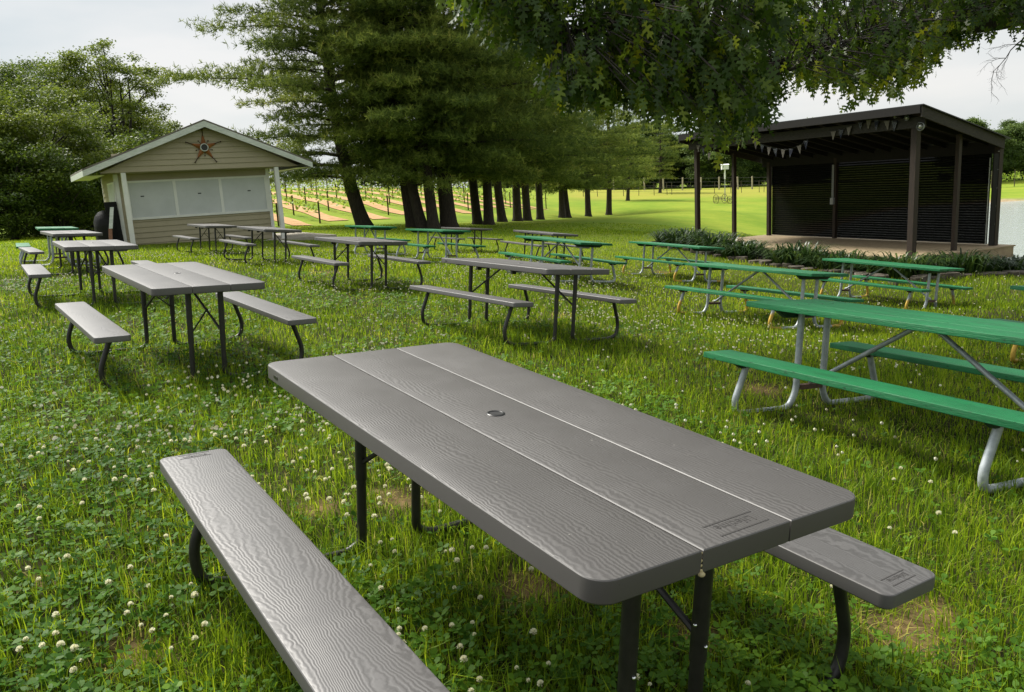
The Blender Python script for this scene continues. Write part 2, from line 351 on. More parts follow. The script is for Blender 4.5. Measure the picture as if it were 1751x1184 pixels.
def smoothpath(ctrl, n=6):
    """Catmull-Rom"""
    P = [np.array(p, float) for p in ctrl]; P = [2 * P[0] - P[1]] + P + [2 * P[-1] - P[-2]]; out = []
    for i in range(1, len(P) - 2):
        for k in range(n):
            t = k / n; a, b, c, d = P[i - 1:i + 3]
            out.append(.5 * ((2 * b) + (-a + c) * t + (2 * a - 5 * b + 4 * c - d) * t * t + (-a + 3 * b - 3 * c + d) * t ** 3))
    out.append(P[-2]); return out
def fillet(ctrl, r=.06, n=5):
    """polyline with rounded bends"""
    P = [np.array(p, float) for p in ctrl]; out = [P[0]]
    for i in range(1, len(P) - 1):
        a, b, c = P[i - 1], P[i], P[i + 1]; u = (a - b); v = (c - b); lu, lv = np.linalg.norm(u), np.linalg.norm(v)
        d = min(r, lu * .45, lv * .45); p0 = b + u / lu * d; p1 = b + v / lv * d
        for k in range(n + 1): t = k / n; out.append((1 - t) ** 2 * p0 + 2 * t * (1 - t) * b + t * t * p1)
    out.append(P[-1]); return out

# ------------------------------------------------------------------ terrain
TER = (-8.72915689e-02, -2.22452423e-02, -2.13224342e-03, -5.30752162e-04, -2.97972600e-04)
def quad(x, y):
    a, b, c, d, e = TER; return a * x + b * y + c * x * x + d * x * y + e * y * y
TAB = {  # x, y, heading, dz, tilt u, tilt v
 'D1': (-.117, 2.337, -.992, .025, .030, -.031), 'D2': (-2.683, 6.511, -.956, .021, .010, -.024),
 'D3': (-5.268, 10.409, -1.007, .035, -.007, -.013), 'D4': (-8.082, 15.258, -.957, -.003, 0, -.008),
 'G5': (-9.621, 17.628, -1.036, -.018, -.007, -.002), 'D6': (-7.651, 21.393, -.975, .007, .006, -.005),
 'D7': (-5.078, 17.412, -.974, .049, .007, .024), 'D8': (-2.353, 12.831, -.997, .047, -.006, -.004),
 'D9': (.066, 8.396, -.939, .045, -.014, .018), 'D10': (-1.256, 25.178, -1.022, .006, -.016, -.005),
 'D11': (.934, 21.157, -1.023, .059, .008, .010), 'G12': (-3.833, 22.982, -1.093, -.022, -.012, -.007),
 'G13': (-1.734, 20.086, -1.092, .004, -.017, -.011), 'G14': (1.014, 16.217, -1.062, .005, .007, .013),
 'G15': (3.712, 18.377, -1.06, -.047, -.005, -.007), 'G16': (3.572, 11.633, -1.059, -.123, -.022, -.003),
 'G17': (7.026, 15.043, -1.036, -.064, -.005, -.042), 'G18': (2.547, 4.965, -1.101, -.001, -.026, -.012),
 'G19': (6.16, 7.68, -1.05, 0, 0, 0)}
def tframe(k):
    x, y, th, dz, tu, tv = TAB[k]; a, b, c, d, e = TER
    zx = a + 2 * c * x + d * y; zy = b + d * x + 2 * e * y
    n = np.array([-zx, -zy, 1.]); n /= np.linalg.norm(n)
    def orth(u): u = u - n * (u @ n); return u / np.linalg.norm(u)
    u = orth(np.array([math.cos(th), math.sin(th), 0.])); v = np.cross(n, u)
    n = n + tu * u + tv * v; n /= np.linalg.norm(n); u = orth(u); v = np.cross(n, u)
    return np.array([x, y, quad(x, y) + dz]), u, v, n
WATER = -2.8
anch = []
for k in TAB:
    O, u, v, n = tframe(k)
    for a in (-.75, 0, .75):
        for b in (-.5, .5): anch.append(O + u * a + v * b)
for x in np.arange(-4, 5, 2.):
    for y in (-4, -1, 1): anch.append((x, y, quad(x, y)))
for x, y in ((-8, 2), (-12, 6), (-13, 12), (8, 2), (10, -3), (-8, -5), (10, 8)): anch.append((x, y, quad(x, y)))
for px, py, d in ((620, 387, 42), (700, 391, 40), (718, 391, 40), (738, 391, 40), (765, 390, 41), (815, 384, 45), (833, 384, 45), (857, 380, 47), (883, 379, 50), (900, 378, 52),
                  (922, 376, 55), (962, 374, 62), (970, 373, 62), (1008, 371, 66), (1042, 367, 72),
                  (228, 422, 24.8), (484, 409, 27), (340, 417, 25), (180, 405, 30), (100, 408, 32), (20, 412, 32), (20, 405, 42), (250, 400, 38), (420, 395, 40),
                  (500, 388, 43), (560, 386, 46), (640, 372, 51), (500, 352, 60), (480, 330, 78), (600, 345, 62), (600, 326, 80), (700, 350, 62), (720, 330, 82), (850, 332, 86), (950, 335, 92), (800, 352, 66), (930, 360, 66), (600, 322, 130), (850, 322, 130),
                  (1000, 345, 84), (1000, 325, 130), (1100, 380, 47), (1150, 400, 33), (1100, 350, 75), (1100, 325, 135), (1250, 322, 130), (1230, 360, 55), (1290, 330, 95),
                  (1330, 450, 22.2), (1500, 462, 20.0), (1600, 462, 19.2), (1700, 466, 19.6), (1560, 455, 21.5), (1300, 405, 30), (1200, 415, 27), (1745, 307, 115), (1745, 322, 95), (1740, 520, 13)):
    anch.append(aty(px, py, d))
for x, y in ((16, 32), (17, 42), (18.2, 49.7), (25, 60), (35.5, 74), (46, 74), (60, 68), (80, 50), (70, 30), (40, 24), (24, 26), (18, 28.5)): anch.append((x, y, WATER + .08))
for a in range(0, 360, 20): anch.append((300 * math.cos(R(a)), 60 + 300 * math.sin(R(a)), 1.0 if a in (100, 120, 140, 160, 180) else -1.8))
anch = np.array(anch, float)
def _U(r2): return .5 * r2 * np.log(r2 + 1e-6)
_n = len(anch); _K = _U(((anch[:, None, :2] - anch[None, :, :2]) ** 2).sum(-1)) + np.eye(_n) * 4.0
_P = np.c_[np.ones(_n), anch[:, :2]]; _A = np.block([[_K, _P], [_P.T, np.zeros((3, 3))]])
_sol = np.linalg.solve(_A, np.r_[anch[:, 2], np.zeros(3)]); _W, _a = _sol[:_n], _sol[_n:]
POND = np.array([(15.5, 31), (16.3, 36), (17, 42), (18.2, 49.7), (25, 60), (35.5, 74), (46, 75), (60, 68), (80, 50), (70, 30), (40, 22.5), (22, 25.5), (17.5, 27.5)])
def polydist(X, Y, P):
    """signed distance, + inside"""
    d = np.full(X.shape, 1e9); ins = np.zeros(X.shape, bool)
    for i in range(len(P)):
        a, b = P[i - 1], P[i]; e = b - a; t = np.clip(((X - a[0]) * e[0] + (Y - a[1]) * e[1]) / (e @ e), 0, 1)
        d = np.minimum(d, np.hypot(X - a[0] - t * e[0], Y - a[1] - t * e[1]))
        c = ((a[1] > Y) != (b[1] > Y)) & (X < (b[0] - a[0]) * (Y - a[1]) / (b[1] - a[1] + 1e-12) + a[0]); ins ^= c
    return np.where(ins, d, -d)
def hz(X, Y):
    X = np.asarray(X, float); Y = np.asarray(Y, float); sh = X.shape; x = X.ravel(); y = Y.ravel(); out = np.empty(len(x))
    for i in range(0, len(x), 20000):
        q = slice(i, i + 20000); r2 = (x[q, None] - anch[None, :, 0]) ** 2 + (y[q, None] - anch[None, :, 1]) ** 2
        out[q] = _a[0] + _a[1] * x[q] + _a[2] * y[q] + _U(r2) @ _W
    far = np.hypot(x, y - 60); k = np.clip((far - 220) / 80, 0, 1); out = out * (1 - k) + (-1.5) * k
    d = polydist(x, y, POND); out = out - np.clip(d, 0, 6) * .18
    near = (d > -4) & (d <= 0); out = np.where(near, np.maximum(out, WATER + .03 + .03 * -d), out)
    out = np.where(d > 0, np.minimum(out, WATER - .05 - .15 * d), out)
    return out.reshape(sh)
def gz(x, y): return float(hz(np.array([x]), np.array([y]))[0])
def ground_hit(px, py):
    d = ray(px, py); lo, hi = 1.0, 200.0
    y = 1.0
    while y < 250:
        p = np.array([0, 0, CH]) + d * y
        if p[2] < gz(p[0], p[1]): break
        y *= 1.03
    return np.array([p[0], p[1], gz(p[0], p[1])])
_rs = np.random.RandomState(3)
_fw = [(_rs.normal(size=2), _rs.rand() * 6.28) for _ in range(12)]
def fnoise(x, y, s):
    o = 0
    for (k, p) in _fw: o = o + np.sin((k[0] * x + k[1] * y) * s + p)
    return o / 12 ** .5 * .7      # roughly -1..1
dirt = [ground_hit(*q)[:2].tolist() + [r_ * .55] for q, r_ in (((545, 880), .20), ((685, 868), .20), ((650, 855), .14), ((1545, 1105), .25), ((1590, 1060), .2), ((235, 1120), .16), ((960, 545), .5), ((1300, 675), .35),
        ((910, 1010), .22), ((985, 990), .18), ((1130, 470), .5), ((560, 470), .6), ((1190, 1100), .15), ((60, 1000), .1))]
def dirtmask(x, y):
    m_ = np.zeros(np.shape(x))
    for a, b, r_ in dirt: m_ = np.maximum(m_, np.exp(-(((x - a) ** 2 + (y - b) ** 2) / r_ ** 2)))
    return np.clip(m_ * 1.0, 0, 1)

gx = 2.2 * np.sinh(np.linspace(-6.6, 6.6, 360)); gy = 4 + 2.2 * np.sinh(np.linspace(-6.3, 6.8, 400))
GX, GY = np.meshgrid(gx, gy); GZ = hz(GX, GY)
vid = np.arange(GX.size).reshape(GX.shape)
F = np.stack([vid[:-1, :-1], vid[:-1, 1:], vid[1:, 1:], vid[1:, :-1]], -1).reshape(-1, 4)
def ground_mat():
    m, t, b = mat('lawn_ground'); b.inputs['Roughness'].default_value = .95; b.inputs['Specular IOR Level'].default_value = .1
    tcn = N(t, 'ShaderNodeTexCoord'); o = tcn.outputs['Object']
    ln = N(t, 'ShaderNodeVectorMath', operation='LENGTH'); t.links.new(o, ln.inputs[0])
    soil = ramp(t, noise(t, 9, 6, .6, o), [(.3, (.016, .020, .006)), (.7, (.045, .042, .014))])
    # mown turf seen from afar
    f1 = noise(t, .16, 5, .55, o); f2 = noise(t, 1.8, 8, .75, o, sc=(.45, 1.6, 1))
    ad = N(t, 'ShaderNodeMath', operation='MULTIPLY_ADD'); t.links.new(f2, ad.inputs[0]); ad.inputs[1].default_value = .75; t.links.new(f1, ad.inputs[2])
    turf = ramp(t, ad.outputs[0], [(.50, (.085, .155, .014)), (.80, (.155, .235, .02)), (1.05, (.23, .28, .03))])
    mr = N(t, 'ShaderNodeMapRange'); t.links.new(ln.outputs['Value'], mr.inputs['Value']); mr.inputs['From Min'].default_value = 17; mr.inputs['From Max'].default_value = 38
    mx = N(t, 'ShaderNodeMix', data_type='RGBA'); t.links.new(mr.outputs[0], mx.inputs[0]); t.links.new(soil, mx.inputs[6]); t.links.new(turf, mx.inputs[7])
    c = mx.outputs[2]
    for an, cc in (('straw', ramp(t, noise(t, .6, 4, .6, o), [(.3, (.30, .26, .05)), (.7, (.25, .28, .035))])), ('earth', ramp(t, noise(t, 16, 6, .7, o), [(.3, (.07, .05, .02)), (.7, (.20, .135, .06))])),
                   ('orange', ramp(t, noise(t, 1.1, 5, .7, o), [(.3, (.52, .24, .08)), (.7, (.6, .34, .15))])), ('sand', ramp(t, noise(t, 3, 4, .6, o), [(.3, (.25, .18, .1)), (.7, (.4, .32, .2))]))):
        at = N(t, 'ShaderNodeAttribute', attribute_name=an); q = N(t, 'ShaderNodeMix', data_type='RGBA')
        t.links.new(at.outputs['Fac'], q.inputs[0]); t.links.new(c, q.inputs[6]); t.links.new(cc, q.inputs[7]); c = q.outputs[2]
    t.links.new(c, b.inputs['Base Color']); bump(t, b, noise(t, 5, 6, .7, o), .5, .05)
    return m
ground = npmesh('ground', np.stack([GX, GY, GZ], -1).reshape(-1, 3), F, ground_mat(), smooth=True); tag(ground, kind='structure')
# vineyard frame: rows run away to the back left
VD = np.array([-.46, .888]); VN = np.array([.888, .46]); V0 = np.array([-11.6, 44.])
def smooth(a, lo, hi): t_ = np.clip((a - lo) / (hi - lo), 0, 1); return t_ * t_ * (3 - 2 * t_)
def addattr(o, name, arr):
    a = o.data.attributes.new(name, 'FLOAT', 'POINT'); a.data.foreach_set('value', np.ascontiguousarray(arr.ravel(), np.float32))
addattr(ground, 'earth', np.clip(dirtmask(GX, GY) * 1.1, 0, 1))
far_g = smooth(GY, 82, 92) * (1 - smooth(GY, 128, 140)) * smooth(GX / GY, .05, .09) * (1 - smooth(GX / GY, .34, .36))
addattr(ground, 'straw', far_g * .85)
pd_ = polydist(GX.ravel(), GY.ravel(), POND).reshape(GX.shape)
addattr(ground, 'sand', smooth(pd_, -1.6, -.4) * (GY > 50) + (pd_ > 0) * 1.)

# vineyard soil strips: thin draped sheets between rows
ROWSP = 2.7; NROW = 13
def strip(name, s0, wd, t0, t1, m, dz):
    tt = np.linspace(t0, t1, 160); vs = []
    for t_ in tt:
        for k in (-1, 1):
            jit = .10 * math.sin(t_ * .7 + s0 * 3 + k)
            p = V0 + VD * t_ + VN * (s0 + k * (wd / 2 + jit)); vs.append((p[0], p[1], 0))
    vs = np.array(vs); vs[:, 2] = hz(vs[:, 0], vs[:, 1]) + dz
    F_ = np.array([(2 * i, 2 * i + 1, 2 * i + 3, 2 * i + 2) for i in range(len(tt) - 1)])
    return npmesh(name, vs, F_, m)
def orange_mat():
    m, t, b = mat('orange_clay'); b.inputs['Roughness'].default_value = .95
    t.links.new(ramp(t, noise(t, 1.4, 6, .7), [(.3, (.28, .16, .055)), (.5, (.44, .25, .10)), (.75, (.52, .33, .17))]), b.inputs['Base Color']); return m
M['orange'] = orange_mat()
for i in range(NROW):
    s = -7 + i * ROWSP
    o = strip('bare_soil_strip', s, 1.15, max(0, s * .65) + 1.2 * math.sin(i * 2.1), 46, M['orange'], .04); tag(o, kind='structure')

# ------------------------------------------------------------------ pond
def water_mat():
    m, t, b = mat('pond_water'); b.inputs['Base Color'].default_value = (.36, .40, .38, 1); b.inputs['Roughness'].default_value = .10; b.inputs['IOR'].default_value = 1.33
    b.inputs['Specular IOR Level'].default_value = .9
    bump(t, b, noise(t, 1.2, 6, .65, sc=(.7, 2.6, 1)), .7, .12); return m
o = npmesh('pond', np.array([(-0 + p[0] + (p[0] - 45) * .06, p[1] + (p[1] - 48) * .06, WATER) for p in POND]), np.array([list(range(len(POND)))]), water_mat()); tag(o, kind='structure')

# ------------------------------------------------------------------ picnic tables
DHL, DHW, DTZ, DBI, DBO, DBZ, DLU, DLV, DBL = .948, .395, .737, .547, .775, .438, .741, .114, .952
GHL, GHW, GTZ, GBI, GBO, GBZ, GLU, GLV, GBL = 1.207, .358, .773, .512, .766, .424, .889, .133, 1.18
def text_mesh(s, size, depth):
    cu = bpy.data.curves.new('t', 'FONT'); cu.body = s; cu.size = size; cu.extrude = depth; cu.align_x = 'CENTER'; cu.align_y = 'CENTER'
    o = bpy.data.objects.new('t', cu); COL.objects.link(o); dg = bpy.context.evaluated_depsgraph_get()
    me = bpy.data.meshes.new_from_object(o.evaluated_get(dg)); vs = [tuple(v.co) for v in me.vertices]; fs = [tuple(p.vertices) for p in me.polygons]
    bpy.data.objects.remove(o); bpy.data.meshes.remove(me); return vs, fs
LOGO = text_mesh('Lifetime', .035, .0008)
def logo_mb(cx, cy, z, ang, sc=1.):
    mb = MB(); ca, sa = math.cos(ang), math.sin(ang)
    def T(x, y): x *= sc; y *= sc; return (cx + x * ca - y * sa, cy + x * sa + y * ca)
    mb.add([(*T(x, y), z + zz * .5) for x, y, zz in LOGO[0]], LOGO[1])
    for y0 in (-.024, .024):
        P = [T(-.075, y0), T(.075, y0 + .004), T(.075, y0 + .009), T(-.075, y0 + .004)]
        mb.add([(*p, z - .0006) for p in P] + [(*p, z + .0006) for p in P], [(3, 2, 1, 0), (4, 5, 6, 7), (0, 1, 5, 4), (1, 2, 6, 5), (2, 3, 7, 6), (3, 0, 4, 7)])
    return mb
M['emboss'] = simple('embossed_lettering', (.047, .044, .042), None, rough=.5)
def make_dark(root, detail=False):
    mb = MB(); w3 = 2 * DHW / 3; g = .0022; z1, z0 = DTZ, DTZ - .052
    mb.slab(rrect(-DHL, DHL, -DHW, -DHW + w3 - g, .052, (1, 1, 0, 0)), z0, z1, .005)
    mb.slab(rrect(-DHL, DHL, -DHW + w3 + g, DHW - w3 - g, .01, (0, 0, 0, 0)), z0, z1, .005)
    mb.slab(rrect(-DHL, DHL, DHW - w3 + g, DHW, .052, (0, 0, 1, 1)), z0, z1, .005)
    top = mb.build('tabletop', M['plastic_top'], root, True, 21)
    # umbrella hole
    mb = MB(); n = 28; vs = []; fs = []
    prof = [(.031, z1 - .02), (.019, z1 - .012), (.0195, z1 + .0035), (.0245, z1 + .005), (.029, z1 + .0028), (.030, z1 - .001)]
    prof = [(.0205, z1 - .006), (.0205, z1 + .002), (.0225, z1 + .0034), (.0265, z1 + .0028), (.0285, z1 + .0004)]
    for r_, z in prof:
        for k in range(n): a = 2 * math.pi * k / n; vs.append((r_ * math.cos(a), r_ * math.sin(a), z))
    for i in range(len(prof) - 1):
        for k in range(n): k2 = (k + 1) % n; fs.append((i * n + k, i * n + k2, (i + 1) * n + k2, (i + 1) * n + k))
    mb.add(vs, fs); mb.build('umbrella_hole_ring', M['black_rubber'], top, True)
    mb = MB(); mb.add([(.0206 * math.cos(2 * math.pi * k / n), .0206 * math.sin(2 * math.pi * k / n), z1 + .0009) for k in range(n)], [tuple(range(n))]); mb.build('umbrella_hole', M['label'], top)
    # small slot on the long edge
    for sx, sy in ((-1, -1), (1, 1)):
        mb = MB(); mb.slab(rrect(-.02, .02, -.006, .006, .004, seg=3), 0, .0014, .0005)
        mb.v = [(x + sx * (DHL - .13), sy * (DHW + z), DTZ - .027 + y) for x, y, z in mb.v]
        if sy < 0: mb.f = [f[::-1] for f in mb.f]
        mb.build('edge_slot', M['black_rubber'], top)
    if detail:
        logo_mb(DHL - .055, .02, z1 + .0003, -math.pi / 2).build('embossed_lettering', M['emboss'], top)
        mb = MB(); r0 = np.random.RandomState(1)
        for k in range(9): mb.ball((DHL - .004 + r0.uniform(-.002, .004), -DHW + w3 + r0.uniform(-.002, .002), z1 - .008 - k * .005), r0.uniform(.0025, .0045), 6, 4)
        mb.ball((DHL + .001, -DHW + w3, z0 + .002), .008, 7, 5, .7); mb.build('dried_foam', M['foam'], top, True)
    for s in (-1, 1):
        y0, y1 = sorted((s * DBI, s * DBO)); mb = MB(); mb.slab(rrect(-DBL, DBL, y0, y1, .03), DBZ - .042, DBZ, .005)
        b = mb.build('bench', M['plastic_bench'], root, True, 21)
        if detail: logo_mb(s * -1 * -(DBL - .05) if s > 0 else -(DBL - .035), s * (DBI + DBO) / 2, DBZ + .0003, -math.pi / 2 if s > 0 else math.pi / 2, .7).build('embossed_lettering', M['emboss'], b)
    # bent steel pipe legs: table leg, ground run and bench leg in one
    for su in (-1, 1):
        for sv in (-1, 1):
            x = su * DLU
            pts = fillet([(x, sv * DLV, DTZ - .05), (x, sv * DLV, .05), (x, sv * .17, .018), (x, sv * .60, .018), (x, sv * .705, .05), (x, sv * .725, .17), (x, sv * .645, DBZ - .04)], .07, 5)
            mb = MB(); mb.tube(pts, .0185, 10); mb.tube([(x, sv * DLV, .3), (x, sv * DLV, DTZ - .05)], .0215, 12); mb.box(x - .045, x + .045, sv * .645 - .05, sv * .645 + .05, DBZ - .052, DBZ - .04)
            leg = mb.build('leg', M['black_metal'], root, True, 50)
            if detail:
                for bc in ((x + su * .003, sv * DLV - .021 * sv, .40), (x + su * .0215, sv * DLV, .345)): mb = MB(); mb.ball(bc, .0055, 8, 6); mb.build('bolt', M['bolt'], leg, True)
        mb = MB(); a = np.array((su * .30, 0, DTZ - .055)); b = np.array((su * DLU, su * DLV, .36)); mid = a * .45 + b * .55
        mb.tube([a, b], .0095, 7); mb.tube([mid, (su * (DLU - .002), -su * DLV, .36)], .006, 6); mb.ball(mid, .013, 8, 5)
        mb.build('brace', M['black_metal'], root, True, 50)
        mb = MB(); mb.box(su * DLU - .02, su * DLU + .02, -.3, .3, DTZ - .068, DTZ - .0525); mb.box(su * .3 - .02, su * .3 + .02, -.31, .31, DTZ - .07, DTZ - .0525)
        mb.box(su * .3 - .015, su * .3 + .015, -.34, -.29, DTZ - .09, DTZ - .0535); mb.box(su * .3 - .015, su * .3 + .015, .29, .34, DTZ - .09, DTZ - .0535)
        mb.build('cross_rail', M['black_metal'], root)
def make_green(root, rust=False):
    pipe = M['galv_rust'] if rust else M['galv']
    mb = MB(); wd = (2 * GHW - .008) / 3
    for k in range(3):
        y0 = -GHW + k * (wd + .004) + (.0016 if k == 2 else (-.0016 if k == 0 else 0)); e = .006 * ((k * 7) % 3 - 1)
        mb.slab(rrect(-GHL + e, GHL + e, y0, y0 + wd, .006, seg=2), GTZ - .040, GTZ + .0006 * (k % 2), .003)
    mb.cur = 1
    for su in (-1, 1):
        for k in range(6):
            yb = -GHW + wd * (.22 if k % 2 == 0 else .78) + (k // 2) * (wd + .004); mb.ball((su * GLU, yb, GTZ), .009, 8, 4, .35)
    mb.build('tabletop', [M['green'], M['green_dark']], root, True, 40)
    for s in (-1, 1):
        y0, y1 = sorted((s * GBI, s * GBO)); mb = MB(); mb.slab(rrect(-GBL, GBL, y0, y1, .006, seg=2), GBZ - .040, GBZ, .003)
        mb.build('bench', M['green'], root, True, 40)
    for su in (-1, 1):
        x = su * GLU
        mb = MB(); P = [(-.335, 0), (-.25, -.055), (.25, -.055), (.335, 0)]; t_ = .02
        vs = [(x + su * .05 + k * t_, y, GTZ - .0405 + z) for k in (-1, 1) for y, z in P]
        mb.add(vs, [(0, 1, 2, 3), (7, 6, 5, 4), (0, 4, 5, 1), (1, 5, 6, 2), (2, 6, 7, 3), (3, 7, 4, 0)]); mb.build('cleat', M['green_dark'], root)
        for sv in (-1, 1):
            c = sv * (GBI + GBO) / 2
            mb = MB(); P = [(-.1, 0), (-.05, -.035), (.05, -.035), (.1, 0)]
            vs = [(x + k * .018, c + y, GBZ - .0405 + z) for k in (-1, 1) for y, z in P]
            mb.add(vs, [(0, 1, 2, 3), (7, 6, 5, 4), (0, 4, 5, 1), (1, 5, 6, 2), (2, 6, 7, 3), (3, 7, 4, 0)]); mb.build('bench_bracket', M['green_dark'] if not rust else M['rust'], root)
            pts = fillet([(x, sv * GLV, GTZ - .05), (x, sv * GLV, .14), (x, sv * .20, .022), (x, sv * .60, .022), (x, sv * .70, .03), (x, sv * .715, .12), (x, sv * .62, GBZ - .05)], .09, 6)
            mb = MB(); mb.tube(pts, .024, 12); mb.build('leg', pipe, root, True, 50)
        mb = MB(); mb.box(x - .022, x + .022, -GLV + .02, GLV - .02, .185, .189); mb.box(x - .022, x - .018, -GLV + .02, GLV - .02, .155, .185); mb.box(x + .018, x + .022, -GLV + .02, GLV - .02, .155, .185)
        mb.build('cross_channel', M['rust'], root)
        mb = MB(); mb.tube([(x, 0, .205), (x - su * .04, 0, .215), (su * .07, 0, GTZ - .065), (su * .03, 0, GTZ - .048)], .0165, 9); mb.build('brace', M['galv'], root, True, 50)
def copy_tree(o, parent=None):
    c = o.copy(); COL.objects.link(c)
    if parent: c.parent = parent
    for ch in list(o.children): copy_tree(ch, c)
    return c
LAB = {
 'D1': 'dark brown plastic picnic table closest to the camera, swirling woodgrain top filling the foreground',
 'D2': 'dark plastic picnic table on clover at left, the next one behind the foreground bench',
 'D3': 'dark plastic picnic table seen end on in front of the shed corner, plank seams showing',
 'D4': 'small distant dark picnic table at far left standing just in front of a green one',
 'G5': 'green picnic table at the far left, mostly hidden behind a dark table near the grill',
 'D6': 'dark picnic table right in front of the shed wall, under its shuttered windows',
 'D7': 'dark picnic table in front of the white corner post at the shed right end',
 'D8': 'dark picnic table in mid lawn between the shed and the thickest pine',
 'D9': 'dark picnic table in the middle of the lawn, directly beyond the foreground table',
 'D10': 'farthest dark picnic table, by the thick pine trunk behind a green table',
 'D11': 'distant dark picnic table peeking out behind a green table on the open bright lawn',
 'G12': 'small distant green picnic table in front of the leaning left pine trunk',
 'G13': 'green picnic table in front of the thick pine trunk, overlapping a dark one behind',
 'G14': 'green picnic table right behind the far end of the middle dark table',
 'G15': 'green picnic table beside the strappy plants at the left end of the stage',
 'G16': 'green picnic table with yellow rusted legs directly behind the large near green table',
 'G17': 'green picnic table right in front of the dark stage with yellow rusted bench legs',
 'G18': 'large green picnic table nearest the camera at right, cut by the photo edge',
 'G19': 'green picnic table showing only a corner at the right edge behind the large near one'}
protoD = protoG = protoGR = None
for k in TAB:
    O, u, v, n = tframe(k)
    if k == 'G19': O[2] = gz(O[0], O[1])
    dark = k[0] == 'D'
    if k == 'D1': root = empty('dark_picnic_table'); make_dark(root, True)
    elif dark:
        if protoD is None: root = empty('dark_picnic_table'); make_dark(root); protoD = root
        else: root = copy_tree(protoD)
    elif k in ('G15', 'G16', 'G17', 'G19'):
        if protoGR is None: root = empty('green_picnic_table'); make_green(root, True); protoGR = root
        else: root = copy_tree(protoGR)
    else:
        if protoG is None: root = empty('green_picnic_table'); make_green(root); protoG = root
        else: root = copy_tree(protoG)
    root.matrix_world = Matrix(((u[0], v[0], n[0], O[0]), (u[1], v[1], n[1], O[1]), (u[2], v[2], n[2], O[2]), (0, 0, 0, 1)))
    tag(root, LAB[k], 'picnic table', 'dark plastic picnic tables' if dark else 'green painted picnic tables')

# ------------------------------------------------------------------ shed
SE = np.array([.857, .515]); SE /= np.linalg.norm(SE); SA = np.array([-11.203, 24.6])
shed = empty('concession_shed', (SA[0], SA[1], 0), math.atan2(SE[1], SE[0]))
tag(shed, 'tan clapboard concession shed with gabled porch roof and white corner posts', 'shed')
# local: x along front, y backwards (+) ; front plane y=0
def clap(mb, x0, x1, y, z0, z1, h=.165, t=.028, topfn=None, flip=1, axis='x'):
    z = z0
    while z < z1 - .01:
        zt = min(z + h, z1)
        a, b = x0, x1
        if topfn: a, b = topfn(z, x0, x1)[0], topfn(z, x0, x1)[1]; at, bt = topfn(zt, x0, x1)
        else: at, bt = a, b
        yo = y - t * flip; 
        if axis == 'x': vs = [(a, yo, z), (b, yo, z), (bt, y, zt), (at, y, zt), (a, y, z), (b, y, z)]
        else: vs = [(yo, a, z), (yo, b, z), (y, bt, zt), (y, at, zt), (y, a, z), (y, b, z)]
        mb.add(vs, [(0, 1, 2, 3), (0, 4, 5, 1)]); z = zt
WY = .62; WX0, WX1 = -.12, 4.48; DEP = 4.3; EZ, AZ, AX = 2.33, 3.70, 2.47
mb = MB(); clap(mb, WX0, WX1, WY, -.3, 2.9); mb.box(WX0 + .01, WX1 - .01, WY + .001, DEP, -.3, 2.6); mb.build('front_wall', M['siding'], shed)
mb = MB(); clap(mb, WY, DEP, WX0, -.3, 2.6, axis='y', flip=1); mb.build('side_wall', M['siding'], shed)
mb = MB(); clap(mb, WY, DEP, WX1, -.3, 2.6, axis='y', flip=-1); mb.build('side_wall', M['siding'], shed)
def gable_x(z, x0, x1):
    k = (AZ - z) / (AZ - EZ); return (AX - (AX + .55) * k, AX + (5.32 - AX) * k)
mb = MB(); clap(mb, -.55, 5.32, 0, EZ, AZ - .12, topfn=gable_x)
mb.add([(-.55, .03, EZ), (5.32, .03, EZ), (AX, .03, AZ)], [(2, 1, 0)]); mb.box(-.5, 5.3, -.0, .12, EZ - .012, EZ - .002)
mb.build('gable', M['siding'], shed)
mb = MB(); mb.box(-.1, 4.7, .12, WY - .01, 2.30, 2.325); mb.build('porch_ceiling', M['siding'], shed)
for x in (.0, 4.53):
    mb = MB(); mb.box(x, x + .13, -.01, .12, -.25, EZ - .013); mb.build('corner_post', M['white_trim'], shed)
for x0, x1 in ((WX0 - .015, WX0 + .09), (WX1 - .09, WX1 + .015)):
    mb = MB(); mb.box(x0, x1, WY - .03, WY - .0125, -.3, 2.3); mb.build('corner_board', M['white_trim'], shed)
mb = MB(); mb.box(WX0 - .03, WX0 - .013, WY + .01, WY + .1, -.3, 2.3); mb.box(WX0 - .03, WX0 - .013, DEP - .08, DEP, -.3, 2.3); mb.build('corner_board', M['white_trim'], shed)
# shutters (three serving windows, wrapping to the side)
WZ0, WZ1 = .99, 2.03; xs = [.18, 1.53, 2.91, 4.36]
fr = MB(); fr.box(.06, 4.42, WY - .06, WY - .014, WZ0 - .07, WZ0); fr.box(.06, 4.42, WY - .05, WY - .014, WZ1, WZ1 + .06)
for i, x in enumerate(xs): fr.box(x - .045, x + .045, WY - .048, WY - .014, WZ0 + .0005, WZ1 - .0005)
wf = fr.build('window_frame', M['white_trim'], shed)
for i in range(3):
    mb = MB(); mb.box(xs[i] + .046, xs[i + 1] - .046, WY - .034, WY - .016, WZ0 + .001, WZ1 - .001); sh_ = mb.build('shutter_panel', M['shutter'], shed)
    cx = (xs[i] + xs[i + 1]) / 2 + (-.28, .03, .16)[i]; mb = MB(); mb.box(cx - .05, cx + .05, WY - .037, WY - .0345, 1.60, 1.635); mb.build('black_label', M['label'], sh_)
mb = MB(); mb.box(WX0 - .05, WX0 - .016, WY + .12, WY + 1.7, WZ0, WZ1); mb.build('side_shutter', M['shutter'], shed)
mb = MB(); mb.box(WX0 - .06, WX0 - .0125, WY + .08, WY + 1.75, WZ0 - .06, WZ0 - .001); mb.box(WX0 - .06, WX0 - .0125, WY + .08, WY + 1.75, WZ1 + .001, WZ1 + .05)
